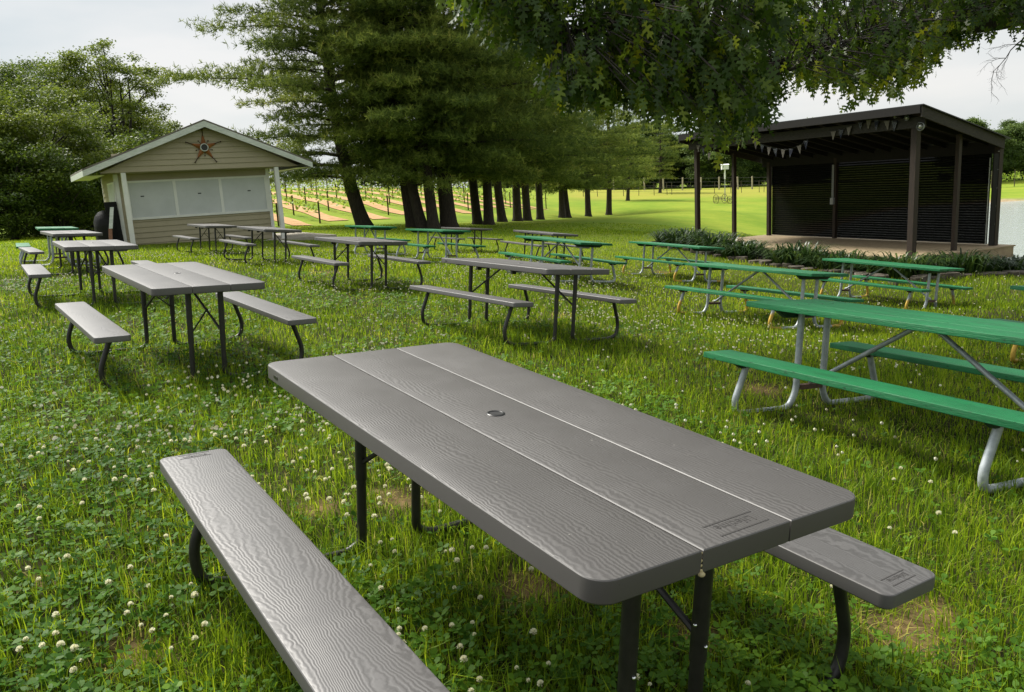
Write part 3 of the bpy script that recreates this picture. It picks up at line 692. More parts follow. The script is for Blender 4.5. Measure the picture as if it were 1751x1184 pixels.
mb.box(WX0 - .06, WX0 - .0125, WY + .08, WY + .12, WZ0, WZ1); mb.box(WX0 - .06, WX0 - .0125, WY + 1.7, WY + 1.75, WZ0, WZ1); mb.build('side_window_frame', M['white_trim'], shed)
# roof
OV = .32; T = .05
rf = MB()
for sx, xe in ((-1, -1.02), (1, 5.70)):
    ze = 2.46; zt = AZ + .10
    a = [(xe, -OV, ze), (AX, -OV, zt), (AX, DEP + .35, zt), (xe, DEP + .35, ze)]; b = [(x, y, z - T) for x, y, z in a]
    fs = [(0, 1, 2, 3), (7, 6, 5, 4), (0, 4, 5, 1), (1, 5, 6, 2), (2, 6, 7, 3), (3, 7, 4, 0)]
    if sx > 0: fs = [f[::-1] for f in fs]
    rf.add(a + b, fs)
rf.build('roof', M['shingle'], shed)
for sx, xe in ((-1, -1.02), (1, 5.70)):
    mb = MB(); ze, zt = 2.46 - T - .002, AZ + .10 - T - .002; h = .165; y0, y1 = -OV + .0, -OV + .03
    a = [(xe, ze - h), (xe, ze), (AX, zt), (AX, zt - h * 1.05)]
    vs = [(x, y0, z) for x, z in a] + [(x, y1, z) for x, z in a]
    mb.add(vs, [(3, 2, 1, 0), (4, 5, 6, 7), (0, 1, 5, 4), (1, 2, 6, 5), (2, 3, 7, 6), (3, 0, 4, 7)]); mb.build('rake_board', M['fascia'], shed)
    mb = MB(); mb.box(min(xe, xe - sx * .03), max(xe, xe - sx * .03), y1 + .002, DEP + .35, ze - h, ze - .001); mb.build('eave_fascia', M['fascia'], shed)
    mb = MB(); s0 = xe - sx * .031; kx = (.55 if sx < 0 else .0)
    xi = -.45 if sx < 0 else 5.2; zi = ze + (zt - ze) * (abs(xi - xe) / abs(AX - xe)) - .003
    mb.add([(s0, -OV + .032, ze - h + .02), (xi, -OV + .032, ze - h + .02), (xi, DEP + .3, ze - h + .02), (s0, DEP + .3, ze - h + .02)], [(0, 1, 2, 3)]); mb.build('soffit', M['white_trim'], shed)
mb = MB(); mb.box(-1.0, AX, -OV + .035, 0, 0, 0) if False else None
o = MB(); o.box(-.2, 6.3, -.25, 4.4, -.16, .02); 
slab = o.build('concrete_slab', M['concrete'], shed)
# metal star on the gable
star = empty('metal_star'); tag(star, 'rusty five pointed barn star with round black centre on the shed gable', 'wall star')
star.matrix_world = shed.matrix_world
bpy.context.view_layer.update()
def shed_w(x, y, z):
    p = SA + SE * x + np.array([-SE[1], SE[0]]) * y; return (p[0], p[1], z)
star.location = shed_w(2.43, -.03, 2.98); star.rotation_euler = (0, 0, math.atan2(SE[1], SE[0])); star.scale = (1.12, 1.12, 1.12)
for k in range(5):
    a = R(90 + 72 * k); d = np.array([math.cos(a), math.sin(a)]); p = np.array([-d[1], d[0]])
    mb = MB(); bs = d * .10; tip = d * .40; ms = .07
    mb.add([(bs[0] + p[0] * ms, -.01, bs[1] + p[1] * ms), (bs[0] - p[0] * ms, -.01, bs[1] - p[1] * ms), (tip[0], -.02, tip[1]), (bs[0], -.06, bs[1])], [(0, 3, 2), (3, 1, 2), (0, 2, 1)])
    arm = mb.build('star_arm', M['rustmetal'], star)
    mb = MB(); mb.tube([(d[0] * .3, -.03, d[1] * .3), (d[0] * .47, -.03, d[1] * .47)], .012, 6); mb.ball((d[0] * .48, -.03, d[1] * .48), .022, 8, 5); mb.build('arm_tip', M['darkmetal'], arm, True)
    b2 = a + R(36); e = np.array([math.cos(b2), math.sin(b2)]); mb = MB(); mb.tube([(e[0] * .11, -.02, e[1] * .11), (e[0] * .21, -.02, e[1] * .21)], .006, 5); mb.ball((e[0] * .22, -.02, e[1] * .22), .018, 7, 5); mb.build('star_bead', M['darkmetal'], star, True)
mb = MB(); mb.tube([(0, -.0, 0), (0, -.07, 0)], .085, 20); mb.build('centre_disc', M['label'], star, True, 40)
mb = MB(); n = 24; vs = []; fs = []
for r_, yy in ((.085, -.065), (.09, -.08), (.105, -.078), (.11, -.03)):
    for k in range(n): a = 2 * math.pi * k / n; vs.append((r_ * math.cos(a), yy, r_ * math.sin(a)))
for i in range(3):
    for k in range(n): k2 = (k + 1) % n; fs.append((i * n + k, i * n + k2, (i + 1) * n + k2, (i + 1) * n + k))
mb.add(vs, fs); mb.build('centre_ring', M['fascia'], star, True)

# grill under its cover, boards and bins beside the shed
def shed_obj(name, x, y, label, cat):
    p = shed_w(x, y, 0); o = empty(name, (p[0], p[1], gz(p[0], p[1])), math.atan2(SE[1], SE[0])); tag(o, label, cat); return o
gr = shed_obj('covered_grill', -.50, .8, 'large barbecue grill under a domed black vinyl cover at the shed left side', 'grill')
mb = MB(); n = 20; rows_ = []
prof = [(.46, .08), (.50, .35), (.52, .7), (.50, .9), (.42, 1.12), (.28, 1.27), (.12, 1.335), (.0, 1.34)]
vs = []; fs = []
for j, (r_, z) in enumerate(prof):
    for k in range(n):
        a = 2 * math.pi * k / n; rr = r_ * (1 + (.05 * math.sin(5 * a + j) if z < .9 else .01)); vs.append((rr * .95 * math.cos(a), rr * 1.25 * math.sin(a), z))
for i in range(len(prof) - 1):
    for k in range(n): k2 = (k + 1) % n; fs.append((i * n + k, i * n + k2, (i + 1) * n + k2, (i + 1) * n + k))
mb.add(vs, fs); mb.build('vinyl_cover', M['cover'], gr, True); gr.scale = (.74, .74, .80)
for sx in (-.3, .3):
    mb = MB(); mb.tube([(sx, -.45, 0), (sx, -.45, .12)], .03, 8); mb.build('foot', M['black_metal'], gr, True, 50)
bd = shed_obj('leaning_board', -.50, -.15, 'narrow board, whitish above and red brown below, leaning on the covered grill', 'board')
mb = MB(); mb.obox((-.04, .0, .27), (1, 0, 0), (0, .98, -.2), (.12, .2, .97), .05, .012, .30); mb.build('lower_board', M['board_rust'], bd)
mb = MB(); mb.obox((.07, .115, .86), (1, 0, 0), (0, .98, -.2), (.2, .2, .96), .05, .012, .32); mb.build('upper_board', M['fascia'], bd)
bd.location.z += .0
sp_ = shed_obj('black_signboard', -.33, .45, 'tall narrow black board standing between the grill and the shed wall', 'board')
mb = MB(); mb.obox((0, 0, .66), (1, 0, .0), (0, 1, 0), (-.03, 0, 1), .17, .03, .66); mb.build('panel', M['cover'], sp_)
mb = MB(); mb.box(-.19, -.15, -.06, .06, 0, .1); mb.box(.13, .17, -.06, .06, 0, .1); mb.build('foot', M['black_metal'], sp_)
rk = shed_obj('black_pole', -.19, .50, 'thin black pole leaning against the shed corner below the shutter', 'pole')
mb = MB(); mb.tube([(.05, 0, 0), (.0, .1, 1.0)], .028, 8); mb.build('shaft', M['black_metal'], rk, True, 50); mb = MB(); mb.ball((0, .1, 1.01), .035, 8, 5); mb.build('knob', M['black_rubber'], rk, True)

# ------------------------------------------------------------------ stage pavilion
PA = np.array([9.702, 19.5]); PB = np.array([12.450, 20.787]); e2 = PB - PA; DW = np.linalg.norm(e2); e2 /= DW; e1 = np.array([-e2[1], e2[0]]); LN = 8.05; DZ = -.872
# local frame: origin at front right post, x = towards the back, y = along the front to the left
pav = empty('stage_pavilion', (PA[0], PA[1], DZ), math.atan2(e2[1], e2[0]))
tag(pav, 'open fronted dark timber stage pavilion with single pitch roof and black mesh back', 'stage')
def pw(x, y, z): p = PA + e2 * x + e1 * y; return np.array([p[0], p[1], DZ + z])
def on_front(px, py, x=0.):
    """pixel to (y,z) on the plane at depth x"""
    d = ray(px, py); o = PA + e2 * x; A_ = np.array([[d[0], -e1[0]], [d[1], -e1[1]]]); t_, s_ = np.linalg.solve(A_, o); return s_, CH + t_ * d[2] - DZ
FE = -.50   # deck front edge
mb = MB(); nb = 20; W_ = (DW + .35 - FE) / nb
for i in range(nb): mb.box(FE + i * W_ + .003, FE + (i + 1) * W_ - .003, -.35, LN + .3, -.035, 0)
mb.build('deck_floor', M['deck'], pav)
mb = MB(); mb.box(FE + .02, FE + .06, -.33, LN + .28, -.30, -.037); mb.box(FE + .061, DW + .3, -.33, -.29, -.30, -.037); mb.box(FE + .061, DW + .3, LN + .24, LN + .28, -.30, -.037); mb.build('rim_joist', M['deck'], pav)
mb = MB()
for x in (FE + .3, DW): 
    for y in (0, 2, 4, 6, 8): mb.box(x - .07, x + .07, y - .07, y + .07, -1.2, -.30)
mb.build('footing', M['dark_wood'], pav)
def zr(x): return 3.30 + (2.60 - 3.30) * x / DW
posts = [(0, 0, .075), (DW * .5, 0, .05), (DW, 0, .07), (0, LN, .065), (DW * .5, LN, .055), (DW, LN, .06)]
s_p4 = on_front(1427, 405, DW)[0]
posts.append((DW, s_p4, .05))
for x, y, hw in posts:
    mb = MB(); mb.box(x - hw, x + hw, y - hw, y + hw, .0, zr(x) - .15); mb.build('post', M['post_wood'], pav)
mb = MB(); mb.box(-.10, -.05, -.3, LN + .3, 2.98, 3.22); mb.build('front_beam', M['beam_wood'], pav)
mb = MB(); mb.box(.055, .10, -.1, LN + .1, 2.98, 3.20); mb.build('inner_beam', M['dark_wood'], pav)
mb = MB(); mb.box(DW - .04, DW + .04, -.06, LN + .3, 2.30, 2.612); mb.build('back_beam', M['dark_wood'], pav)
def sloped(mb, x0, x1, y0, y1, dz0, dz1, k0=0, k1=0):
    vs = [(x0, y0, zr(x0) + dz0), (x1, y0 + k0, zr(x1) + dz0), (x1, y1 + k1, zr(x1) + dz0), (x0, y1, zr(x0) + dz0), (x0, y0, zr(x0) + dz1), (x1, y0 + k0, zr(x1) + dz1), (x1, y1 + k1, zr(x1) + dz1), (x0, y1, zr(x0) + dz1)]
    mb.add(vs, [(3, 2, 1, 0), (4, 5, 6, 7), (0, 1, 5, 4), (1, 2, 6, 5), (2, 3, 7, 6), (3, 0, 4, 7)])
mb = MB(); sloped(mb, -.42, DW + .14, -.5, LN + .45, .06, .085, .30); mb.build('roof', M['roof_metal'], pav)
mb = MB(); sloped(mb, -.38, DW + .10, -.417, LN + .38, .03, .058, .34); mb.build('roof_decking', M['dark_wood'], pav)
mb = MB(); sloped(mb, -.40, DW + .02, -.46, -.42, -.19, .058, .34, .34); mb.build('rake_board', M['beam_wood'], pav)
mb = MB(); sloped(mb, -.40, DW + .14, LN + .385, LN + .42, -.16, .058); mb.build('rake_board', M['beam_wood'], pav)
mb = MB(); sloped(mb, -.42, -.38, -.415, LN + .38, -.11, .056); mb.build('fascia', M['dark_wood'], pav)
for i in range(14):
    y = .3 + i * (LN - .5) / 13; mb = MB(); sloped(mb, -.36, DW + .08, y - .02, y + .02, -.10, .028); mb.build('rafter', M['dark_wood'], pav)
s1 = on_front(1683, 400, DW)[0]
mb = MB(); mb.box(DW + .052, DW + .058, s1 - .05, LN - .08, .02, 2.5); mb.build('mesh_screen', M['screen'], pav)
mb = MB(); mb.box(DW + .03, DW + .05, s1 - .03, s1 - .01, .0, 2.2); mb.build('screen_edge', M['fascia'], pav)
mb = MB(); mb.tube([(DW - .07, s_p4 + .03, 1.25), (DW - .07, s_p4 + .03, 2.25)], .018, 8); mb.tube([(DW - .07, s_p4 + .075, 1.25), (DW - .07, s_p4 + .075, 2.25)], .012, 6)
mb.box(DW - .12, DW - .05, s_p4 - .02, s_p4 + .1, 1.05, 1.25); mb.build('conduit', M['conduit'], pav)
mb = MB(); mb.box(.03, .25, -.104, -.10, .1, 2.9) if False else None
for k in range(5): 
    mb = MB(); mb.ball((DW - .085, -.05, 2.35 - k * .45), .014, 6, 4); mb.build('screw_cap', M['bolt'], pav, True)
# side boarding behind rear right post
mb = MB(); mb.box(DW - .26, DW - .065, -.06, -.03, .02, 2.3); mb.build('side_panel', M['dark_wood'], pav)
# flood lamps
for i, (px, py, r_, xx, lab) in enumerate(((1588, 214, .10, -.12, 'round clear flood lamp below the stage roof corner, the largest of three'), (1551, 202, .065, -.14, 'small round flood lamp beside the corner post on the stage beam'), (1531, 199, .05, -.14, 'smallest flood lamp at the end of the flag bunting on the stage beam'))):
    s_, z_ = on_front(px, py, xx) if i else (-.22, 3.0)
    fl = empty('flood_lamp', tuple(pw(xx, s_, z_)), math.atan2(e2[1], e2[0]) + math.pi); tag(fl, lab, 'lamp', 'flood lamps on the stage')
    mb = MB(); n = 18; vs = []; fs = []
    for rr, xx2 in ((.2, -.10), (.55, -.06), (.95, .0), (1., .03), (.9, .035)):
        for k in range(n): a = 2 * math.pi * k / n; vs.append((xx2 * r_ / .1, rr * r_ * math.cos(a), rr * r_ * math.sin(a)))
    for q in range(4):
        for k in range(n): k2 = (k + 1) % n; fs.append((q * n + k, q * n + k2, (q + 1) * n + k2, (q + 1) * n + k))
    mb.add(vs, fs); mb.build('lamp_housing', M['conduit'], fl, True)
    mb = MB(); mb.ball((0, 0, 0), r_ * .62, 12, 8); mb.build('bulb', M['lampglass'], fl, True)
    mb = MB(); mb.tube([(-.1 * r_ / .1, 0, 0), (-.13 * r_ / .1, 0, r_ * .9)], .01, 6); mb.build('bracket', M['black_metal'], fl)
# bunting
def bunting(ctrl, n, label, first=0):
    pts = [np.array(on_front(px, py, -.14)) for px, py in ctrl]; path = smoothpath([(p[0], 0, p[1]) for p in pts], 10)
    W3 = [pw(-.14, q[0], q[2]) for q in path]; o = empty('bunting', tuple(W3[0])); tag(o, label, 'bunting', 'flag buntings on the stage front')
    off = W3[0]
    mb = MB(); mb.tube([p - off for p in W3], .006, 5); mb.build('cord', M['label'], o)
    seg = np.r_[0, np.cumsum([np.linalg.norm(W3[i + 1] - W3[i]) for i in range(len(W3) - 1)])]
    for k in range(n):
        s_ = seg[-1] * (k + .5) / n; i = min(np.searchsorted(seg, s_), len(seg) - 1); p = W3[i] - off; wd, hh = .085, .24
        mb = MB(); tw = .03 * math.sin(k * 2.3)
        vs = [(-wd, 0, 0), (wd, 0, 0), (0, tw, -hh)]; vs += [(x, y + .003, z) for x, y, z in vs]
        mb.add(vs, [(0, 2, 1), (3, 4, 5), (0, 1, 4, 3), (1, 2, 5, 4), (2, 0, 3, 5)])
        f_ = mb.build('pennant', M['pen_s' if (k + first) % 2 == 0 else 'pen_d'], o)
        f_.location = tuple(p); f_.rotation_euler = (0, .12 * math.sin(k * 1.7), math.atan2(e1[1], e1[0]) + math.pi)
bunting([(1284, 238), (1312, 251), (1345, 256), (1368, 248), (1384, 236)], 8, 'hanging swag of striped and dotted pennants left of the stage middle')
bunting([(1416, 226), (1438, 222), (1458, 214)], 3, 'short three flag piece of bunting in the middle of the stage beam')
bunting([(1463, 207), (1492, 205), (1534, 208)], 5, 'straight row of pennants near the right end of the stage beam', 1)
bunting([(1188, 246), (1200, 252), (1216, 264)], 3, 'few faded pennants drooping by the leftmost stage post')

# strap leaved plants and edging stones at the stage
rsn = np.random.RandomState(11)
def strap_mesh(seed, nb=190, rad=.68, hh=.5):
    rs = np.random.RandomState(seed); V = []; F_ = []; var = []
    for i in range(nb):
        a = rs.rand() * 6.283; r0 = rs.rand() ** .6 * rad * .55; b = np.array([r0 * math.cos(a), r0 * math.sin(a), 0]); az = a + rs.normal() * .7
        d = np.array([math.cos(az), math.sin(az), 0]); Lh = hh * rs.uniform(.7, 1.25); out = rs.uniform(.25, .75) * rad; wdt = .02; s_ = np.array([-d[1], d[0], 0]) * wdt
        base = len(V); vv = rs.rand()
        for j in range(6):
            t_ = j / 5; p = b + d * out * t_ ** 1.3 + np.array([0, 0, Lh * (1.55 * t_ - t_ * t_ * (.9 + .5 * out))]); k = 1 - .85 * t_
            V.append(p - s_ * k); V.append(p + s_ * k); var += [vv, vv]
        for j in range(5): F_.append((base + 2 * j, base + 2 * j + 1, base + 2 * j + 3, base + 2 * j + 2))
    return np.array(V), np.array(F_), var
straps = []
plist = []
for i, (x, y) in enumerate([(-.9, LN + .1), (-.95, LN - .5), (-.9, LN - 1.1), (-1.0, LN - 2.0), (-.95, LN - 2.8), (-1.0, LN - 3.2), (-1.15, LN - 3.45)]): plist.append((x, y, 1.0, 'left'))
for i, y in enumerate([3.15, 2.5, 1.8, 1.2, .55, 0, -.6]): plist.append((-1.0 - .1 * (i % 2), y, .95, 'right'))
for x, y in ((-.3, -.85), (.5, -.9), (1.3, -.9), (2.2, -.85), (3.1, -.75)): plist.append((x, y, .85, 'side'))
ordn = {'left': ['leftmost', 'second', 'third', 'fourth', 'fifth', 'sixth', 'last'], 'right': ['first', 'second', 'third', 'fourth', 'fifth', 'sixth', 'last'], 'side': ['first', 'second', 'third', 'fourth', 'endmost']}
cnt = {}
for i, (x, y, sc, side) in enumerate(plist):
    sc *= 1.2 + .22 * math.sin(i * 2.6)
    p = pw(x, y, 0); z = gz(p[0], p[1]); k = cnt.get(side, 0); cnt[side] = k + 1
    if i < 4:
        V, F_, var = strap_mesh(i); o = npmesh('strap_leaf_plant', V, F_, M['daylily'], None, var); straps.append(o)
    else: o = straps[i % 4].copy(); COL.objects.link(o)
    o.location = (p[0], p[1], z - .02); o.rotation_euler = (0, 0, i * 1.3); o.scale = (sc * 1.2, sc * 1.2, sc * (1.2 + .15 * math.sin(i)))
    tag(o, {'left': 'arching strap leaf clump left of the stage step, %s from the left', 'right': 'arching strap leaf clump right of the stage step, %s counting rightwards', 'side': 'dark strap leaf clump beyond the stage right corner post, %s towards the pond'}[side] % ordn[side][k], 'plant', 'strap leaf plants round the stage')
rsq = np.random.RandomState(5); si = 0
stones = []
for (x0, y0, x1, y1, n_) in ((-1.55, 4.4, -1.75, -1.0, 13), (-1.75, -1.2, 3.2, -1.75, 11), (-1.5, 5.2, -1.45, LN + .8, 7)):
    for k in range(n_):
        t_ = (k + rsq.uniform(-.2, .2)) / n_; x = x0 + (x1 - x0) * t_ + rsq.normal() * .07; y = y0 + (y1 - y0) * t_; p = pw(x, y, 0)
        n2 = 9; a0 = rsq.rand(); P = [(rsq.uniform(.13, .2) * math.cos(2 * math.pi * q / n2), rsq.uniform(.18, .26) * math.sin(2 * math.pi * q / n2)) for q in range(n2)]
        mb = MB(); mb.slab(P, -.05, rsq.uniform(.05, .12), .015); o = mb.build('edging_stone', M['stone']); o.location = (p[0], p[1], gz(p[0], p[1]) + .02); o.rotation_euler = (rsq.normal() * .05, rsq.normal() * .05, rsq.rand() * 6)
        tag(o, 'flat brown edging stone in the low border around the stage planting', 'stone', 'flat stones edging the stage bed')
stp = empty('stone_steps', tuple(pw(-.95, 4.35, 0)), math.atan2(e2[1], e2[0])); stp.location.z = gz(stp.location.x, stp.location.y); tag(stp, 'low step of flat brown stones between the plants in front of the stage deck', 'steps')
for k, (dx, z0) in enumerate(((0, .05), (.0, .13))):
    for q in range(4):
        mb = MB(); mb.slab([(a + rsq.uniform(-.02, .02), b + rsq.uniform(-.02, .02)) for a, b in rrect(-.2 + .16 * k, .22 + .1 * k, -.95 + q * .47, -.95 + q * .47 + .44, .05, seg=2)], z0 - .08, z0 + .02 * (q % 2), .012); mb.build('step_stone', M['stone'], stp)

# ------------------------------------------------------------------ leaf helpers
def leaves(C, S, rs, upbias=.5, aspect=.55, droop=0.):
    """rhombic leaf quads"""
    n = len(C); nrm = rs.normal(size=(n, 3)); nrm[:, 2] = np.abs(nrm[:, 2]) + upbias; nrm /= np.linalg.norm(nrm, axis=1)[:, None]
    a = rs.normal(size=(n, 3)); a[:, 2] -= droop; a -= nrm * (a * nrm).sum(1)[:, None]; a /= np.linalg.norm(a, axis=1)[:, None]; b = np.cross(nrm, a)
    S = np.asarray(S)[:, None]; V = np.stack([C - a * S * .5, C + b * S * aspect * .5 - nrm * S * .06, C + a * S * .5 - nrm * S * .1, C - b * S * aspect * .5 - nrm * S * .06], 1)
    return V.reshape(-1, 3), np.arange(4 * n).reshape(-1, 4)
def branchy(mb, p0, p1, r0, r1, rs, wob=.08, n=5, sides=6):
    p0 = np.array(p0, float); p1 = np.array(p1, float); Ln = np.linalg.norm(p1 - p0); pts = [p0]
    for i in range(1, n): pts.append(p0 + (p1 - p0) * i / n + rs.normal(size=3) * wob * Ln * .3)
    pts.append(p1); pts = smoothpath(pts, 3); mb.tube(pts, list(np.linspace(r0, r1, len(pts))), sides, False); return pts
def broadleaf(seed, H, Rc, z0, nclump, nleaf, ls, lm, clr=(.55, 1.0), bark='bark2', r0=.22, multi=1, squash=.75):
    rs = np.random.RandomState(seed); root = empty('broadleaf_tree'); mb = MB(); cz = (z0 + H) / 2; hzr = (H - z0) / 2
    for m_ in range(multi):
        tp = np.array([rs.normal() * Rc * .15, rs.normal() * Rc * .15, H * .8]); branchy(mb, (rs.normal() * .1, rs.normal() * .1, -.3), tp, r0, r0 * .2, rs, .06, 5, 8)
    C = []; Z = []
    for i in range(nclump):
        d = rs.normal(size=3); d /= np.linalg.norm(d); rr = rs.uniform(.35, 1.02) ** .55
        q = np.array([d[0] * Rc * rr, d[1] * Rc * rr, cz + d[2] * hzr * rr]); lump = 1 + .22 * math.sin(3 * math.atan2(d[1], d[0]) + seed) * math.cos(2.3 * d[2] + seed); q[:2] *= lump
        if i < 26: s_ = np.array([q[0] * .1, q[1] * .1, max(z0 * .5, q[2] - Rc * .6)]); branchy(mb, s_, q, r0 * .3, .02, rs, .1, 3, 5)
        cr_ = rs.uniform(*clr); n = int(nleaf * cr_ ** 2); g = rs.normal(size=(n, 3)) * .48 * cr_; g[:, 2] = g[:, 2] * squash * .7 + .12 * cr_ * 0
        C.append(q + g); Z.append(np.clip(rs.uniform(.1, .6) + rs.normal(size=n) * .18, 0, 1))
    C = np.concatenate(C); Z = np.concatenate(Z); k = C[:, 2] > .15; C = C[k]; Z = Z[k]
    mb.build('trunk', M[bark], root, True)
    V, F_ = leaves(C, ls * rs.uniform(.7, 1.3, len(C)), rs, .7); npmesh('crown', V, F_, lm, root, np.repeat(Z, 4))
    return root
def place(proto, x, y, sc, rz, label=None, group=None, used=set(), z=None, cat='tree', szz=None):
    if proto.name not in used: used.add(proto.name); o = proto
    else: o = copy_tree(proto)
    o.location = (x, y, gz(x, y) if z is None else z); o.scale = (sc, sc, szz or sc); o.rotation_euler = (0, 0, rz); tag(o, label, cat, group); return o

# woods on the left
G = 'woods behind the shed'
wa = broadleaf(21, 11.5, 4.6, 0.6, 170, 420, .17, M['leaf_dark'], (.6, 1.15)); wb = broadleaf(22, 9, 4.0, .3, 150, 420, .17, M['leaf_light'], (.5, 1.0))
wc = broadleaf(23, 12.5, 4.2, 1.0, 200, 460, .17, M['leaf_light'], (.4, .9), r0=.2, multi=3); wd_ = broadleaf(24, 5, 3.2, .0, 110, 400, .15, M['leaf_dark'], (.45, .9))
def at_px(px, d): p = aty(px, 400, d); return p[0], p[1]
W_ = [(wa, 60, 44, .78, 'dark rounded tree at the upper left with dense dull green crown'), (wa, -60, 40, .72, 'dark tree cut by the left edge of the photo'), (wb, 95, 36, .72, 'lighter yellow green bushy tree in front of the dark rounded tree'),
      (wc, 222, 46, .80, 'airy light green tree with sky showing through, just left of the shed roof peak'), (wa, 140, 52, .86, 'dark tree between the rounded left tree and the airy one'), (wd_, 20, 33, .8, 'low dark shrubby tree at the lower left edge'),
      (wb, 150, 38, .55, 'low light green tree behind the left corner of the shed'), (wd_, 165, 40, .95, 'dark low bush directly behind the covered grill'), (wd_, 95, 34.5, .72, 'dense dark undergrowth bush behind the far left tables'),
      (wb, -30, 34, .7, 'light green bush running out of the left edge'), (wa, 290, 60, .55, 'dark tree hidden low behind the shed'), (wc, 0, 58, .80, 'tall tree rising behind the dark left edge trees'), (wd_, 235, 42, 1.0, 'dark bush behind the shed left wall'), (wb, 190, 50, .90, 'mid green rounded tree filling in under the airy tree'), (wb, 258, 52, .80, 'light green tree rising just over the left roof slope of the shed')]
for i, (pr, px, d, sc, lab) in enumerate(W_): x, y = at_px(px, d); place(pr, x, y, sc, i * 1.9, lab, G)

# far tree line
fa = broadleaf(31, 14, 6.5, .0, 90, 280, .45, M['leaf_far'], (1.2, 2.1), r0=.3); fb = broadleaf(32, 12, 5.5, .0, 80, 260, .45, M['leaf_far'], (1.1, 2.0), r0=.3); fc = broadleaf(33, 15.5, 6, .0, 85, 260, .45, M['leaf_far'], (1.1, 2.0), r0=.3)
FT = []
for i in range(17): FT.append((1005 + i * 24 + (i * 37) % 11, 140 + (i * 53) % 17, (.62, .75, .68, .8)[i % 4] * (1 if i % 2 else .93)))
for i in range(9): FT.append((820 + i * 26, 150 + (i * 31) % 12, .62 + .06 * (i % 3)))
for i in range(8): FT.append((1640 + i * 32 + (i * 17) % 9, 112 + (i * 53) % 17, (.56, .50, .62)[i % 3]))
for i, (px, d, sc) in enumerate(FT):
    x, y = at_px(px, d); pl_ = (fa, fb, fc)[i % 3]
    side = 'beyond the pond' if px > 1600 else ('beyond the green field behind the stage' if px > 1100 else 'glimpsed between the pine trunks')
    place(pl_, x, y, sc, i * 2.3, ('rounded', 'low dense', 'taller oval')[i % 3] + ' broadleaf tree in the far tree line ' + side, 'far tree line ' + side)

# ------------------------------------------------------------------ pines
def pine(seed, H, Rc, z0, r0, lean=(0, 0), step=.60, nn=8, nl=.23, nw=.03, dens=1.4, name='pine_tree'):
    rs = np.random.RandomState(seed); root = empty(name); mb = MB(); top = np.array([lean[0] * H * .55, lean[1] * H * .5, H])
    def axis(z): q_ = 6 * (1 - math.exp(-max(z, 0) / 4)); return np.array([lean[0] * q_ * 1.5, lean[1] * q_, z])
    zs = [-.4, 0, .25, .8, 1.8, 3] + list(np.linspace(4.5, H, 9)); rd = [r0 * 1.5, r0 * 1.35, r0 * 1.12, r0, r0 * .93, r0 * .86] + list(np.linspace(r0 * .78, .03, 9))
    mb.tube([axis(z) + np.array([0, 0, 0]) for z in zs], rd, 14, False)
    P = []; D_ = []; Vr = []
    z = z0
    while z < H - .3:
        t_ = (z - z0) / (H - z0); Lm = Rc * (1 - t_) ** .85 * (.74 + .26 * min(1, t_ * 5)) * (1 + .24 * math.sin(z * 2.1 + seed)); nb = rs.randint(4, 7)
        a0 = rs.rand() * 6.28
        for b in range(nb):
            az = a0 + 6.283 * b / nb + rs.normal() * .25; Lb = Lm * rs.uniform(.5, 1.2) + .3; d = np.array([math.cos(az), math.sin(az), 0.]); side = np.array([-d[1], d[0], 0.])
            o = axis(z + rs.normal() * .15); el = .22 + .35 * t_; pts = []; nseg = 8
            for k in range(nseg + 1):
                q = k / nseg; pts.append(o + d * Lb * q + np.array([0, 0, Lb * (el * q - .42 * q * q + .16 * q ** 3)]) + side * Lb * .06 * math.sin(q * 3 + b))
            mb.tube(pts[:7], list(np.linspace(.022 + .010 * Lb, .012, 7)), 5, False); tone = rs.uniform(.15, .55)
            k = .22
            while k < 1.0:
                i = k * nseg; i0 = int(i); f_ = i - i0; p = pts[i0] * (1 - f_) + pts[min(i0 + 1, nseg)] * f_; tg = pts[min(i0 + 1, nseg)] - pts[i0]; tg /= np.linalg.norm(tg)
                sl = Lb * (.34 - .2 * k) * rs.uniform(.6, 1.2) + .15
                for sg in (-1, 1):
                    td = tg * .75 + side * sg * .75 + np.array([0, 0, rs.normal() * .12 + .1]); td /= np.linalg.norm(td); nt_ = max(1, int(sl / .26 * dens))
                    for m_ in range(nt_):
                        P.append(p + td * sl * (m_ + .7) / nt_ + rs.normal(size=3) * .10); D_.append(td + np.array([0, 0, .35])); Vr.append(tone + .12 * rs.normal() + .18 * (m_ == nt_ - 1))
                k += .30 / max(Lb, .6) / dens
            P.append(pts[-1]); D_.append(d + np.array([0, 0, .4])); Vr.append(tone + .2)
        z += step * rs.uniform(.75, 1.25)
    P = np.array(P); D_ = np.array(D_); D_ /= np.linalg.norm(D_, axis=1)[:, None]; Vr = np.clip(np.array(Vr), 0, 1); n = len(P)
    P = np.repeat(P, nn, 0); D_ = np.repeat(D_, nn, 0); Vr = np.repeat(Vr, nn) + rs.normal(size=n * nn) * .08
    nd = D_ + rs.normal(size=P.shape) * 1.0; nd /= np.linalg.norm(nd, axis=1)[:, None]; sd_ = np.cross(nd, rs.normal(size=P.shape)); sd_ /= np.linalg.norm(sd_, axis=1)[:, None]
    ln = nl * rs.uniform(.6, 1.2, len(P))[:, None]
    V = np.stack([P - sd_ * nw * .5, P + sd_ * nw * .5, P + nd * ln + sd_ * nw * .25, P + nd * ln - sd_ * nw * .25], 1).reshape(-1, 3)
    mb.build('trunk', M['bark'], root, True); npmesh('crown', V, np.arange(len(V)).reshape(-1, 4), M['needles'], root, np.repeat(np.clip(Vr, 0, 1), 4))
    return root
GP = 'row of tall pines'
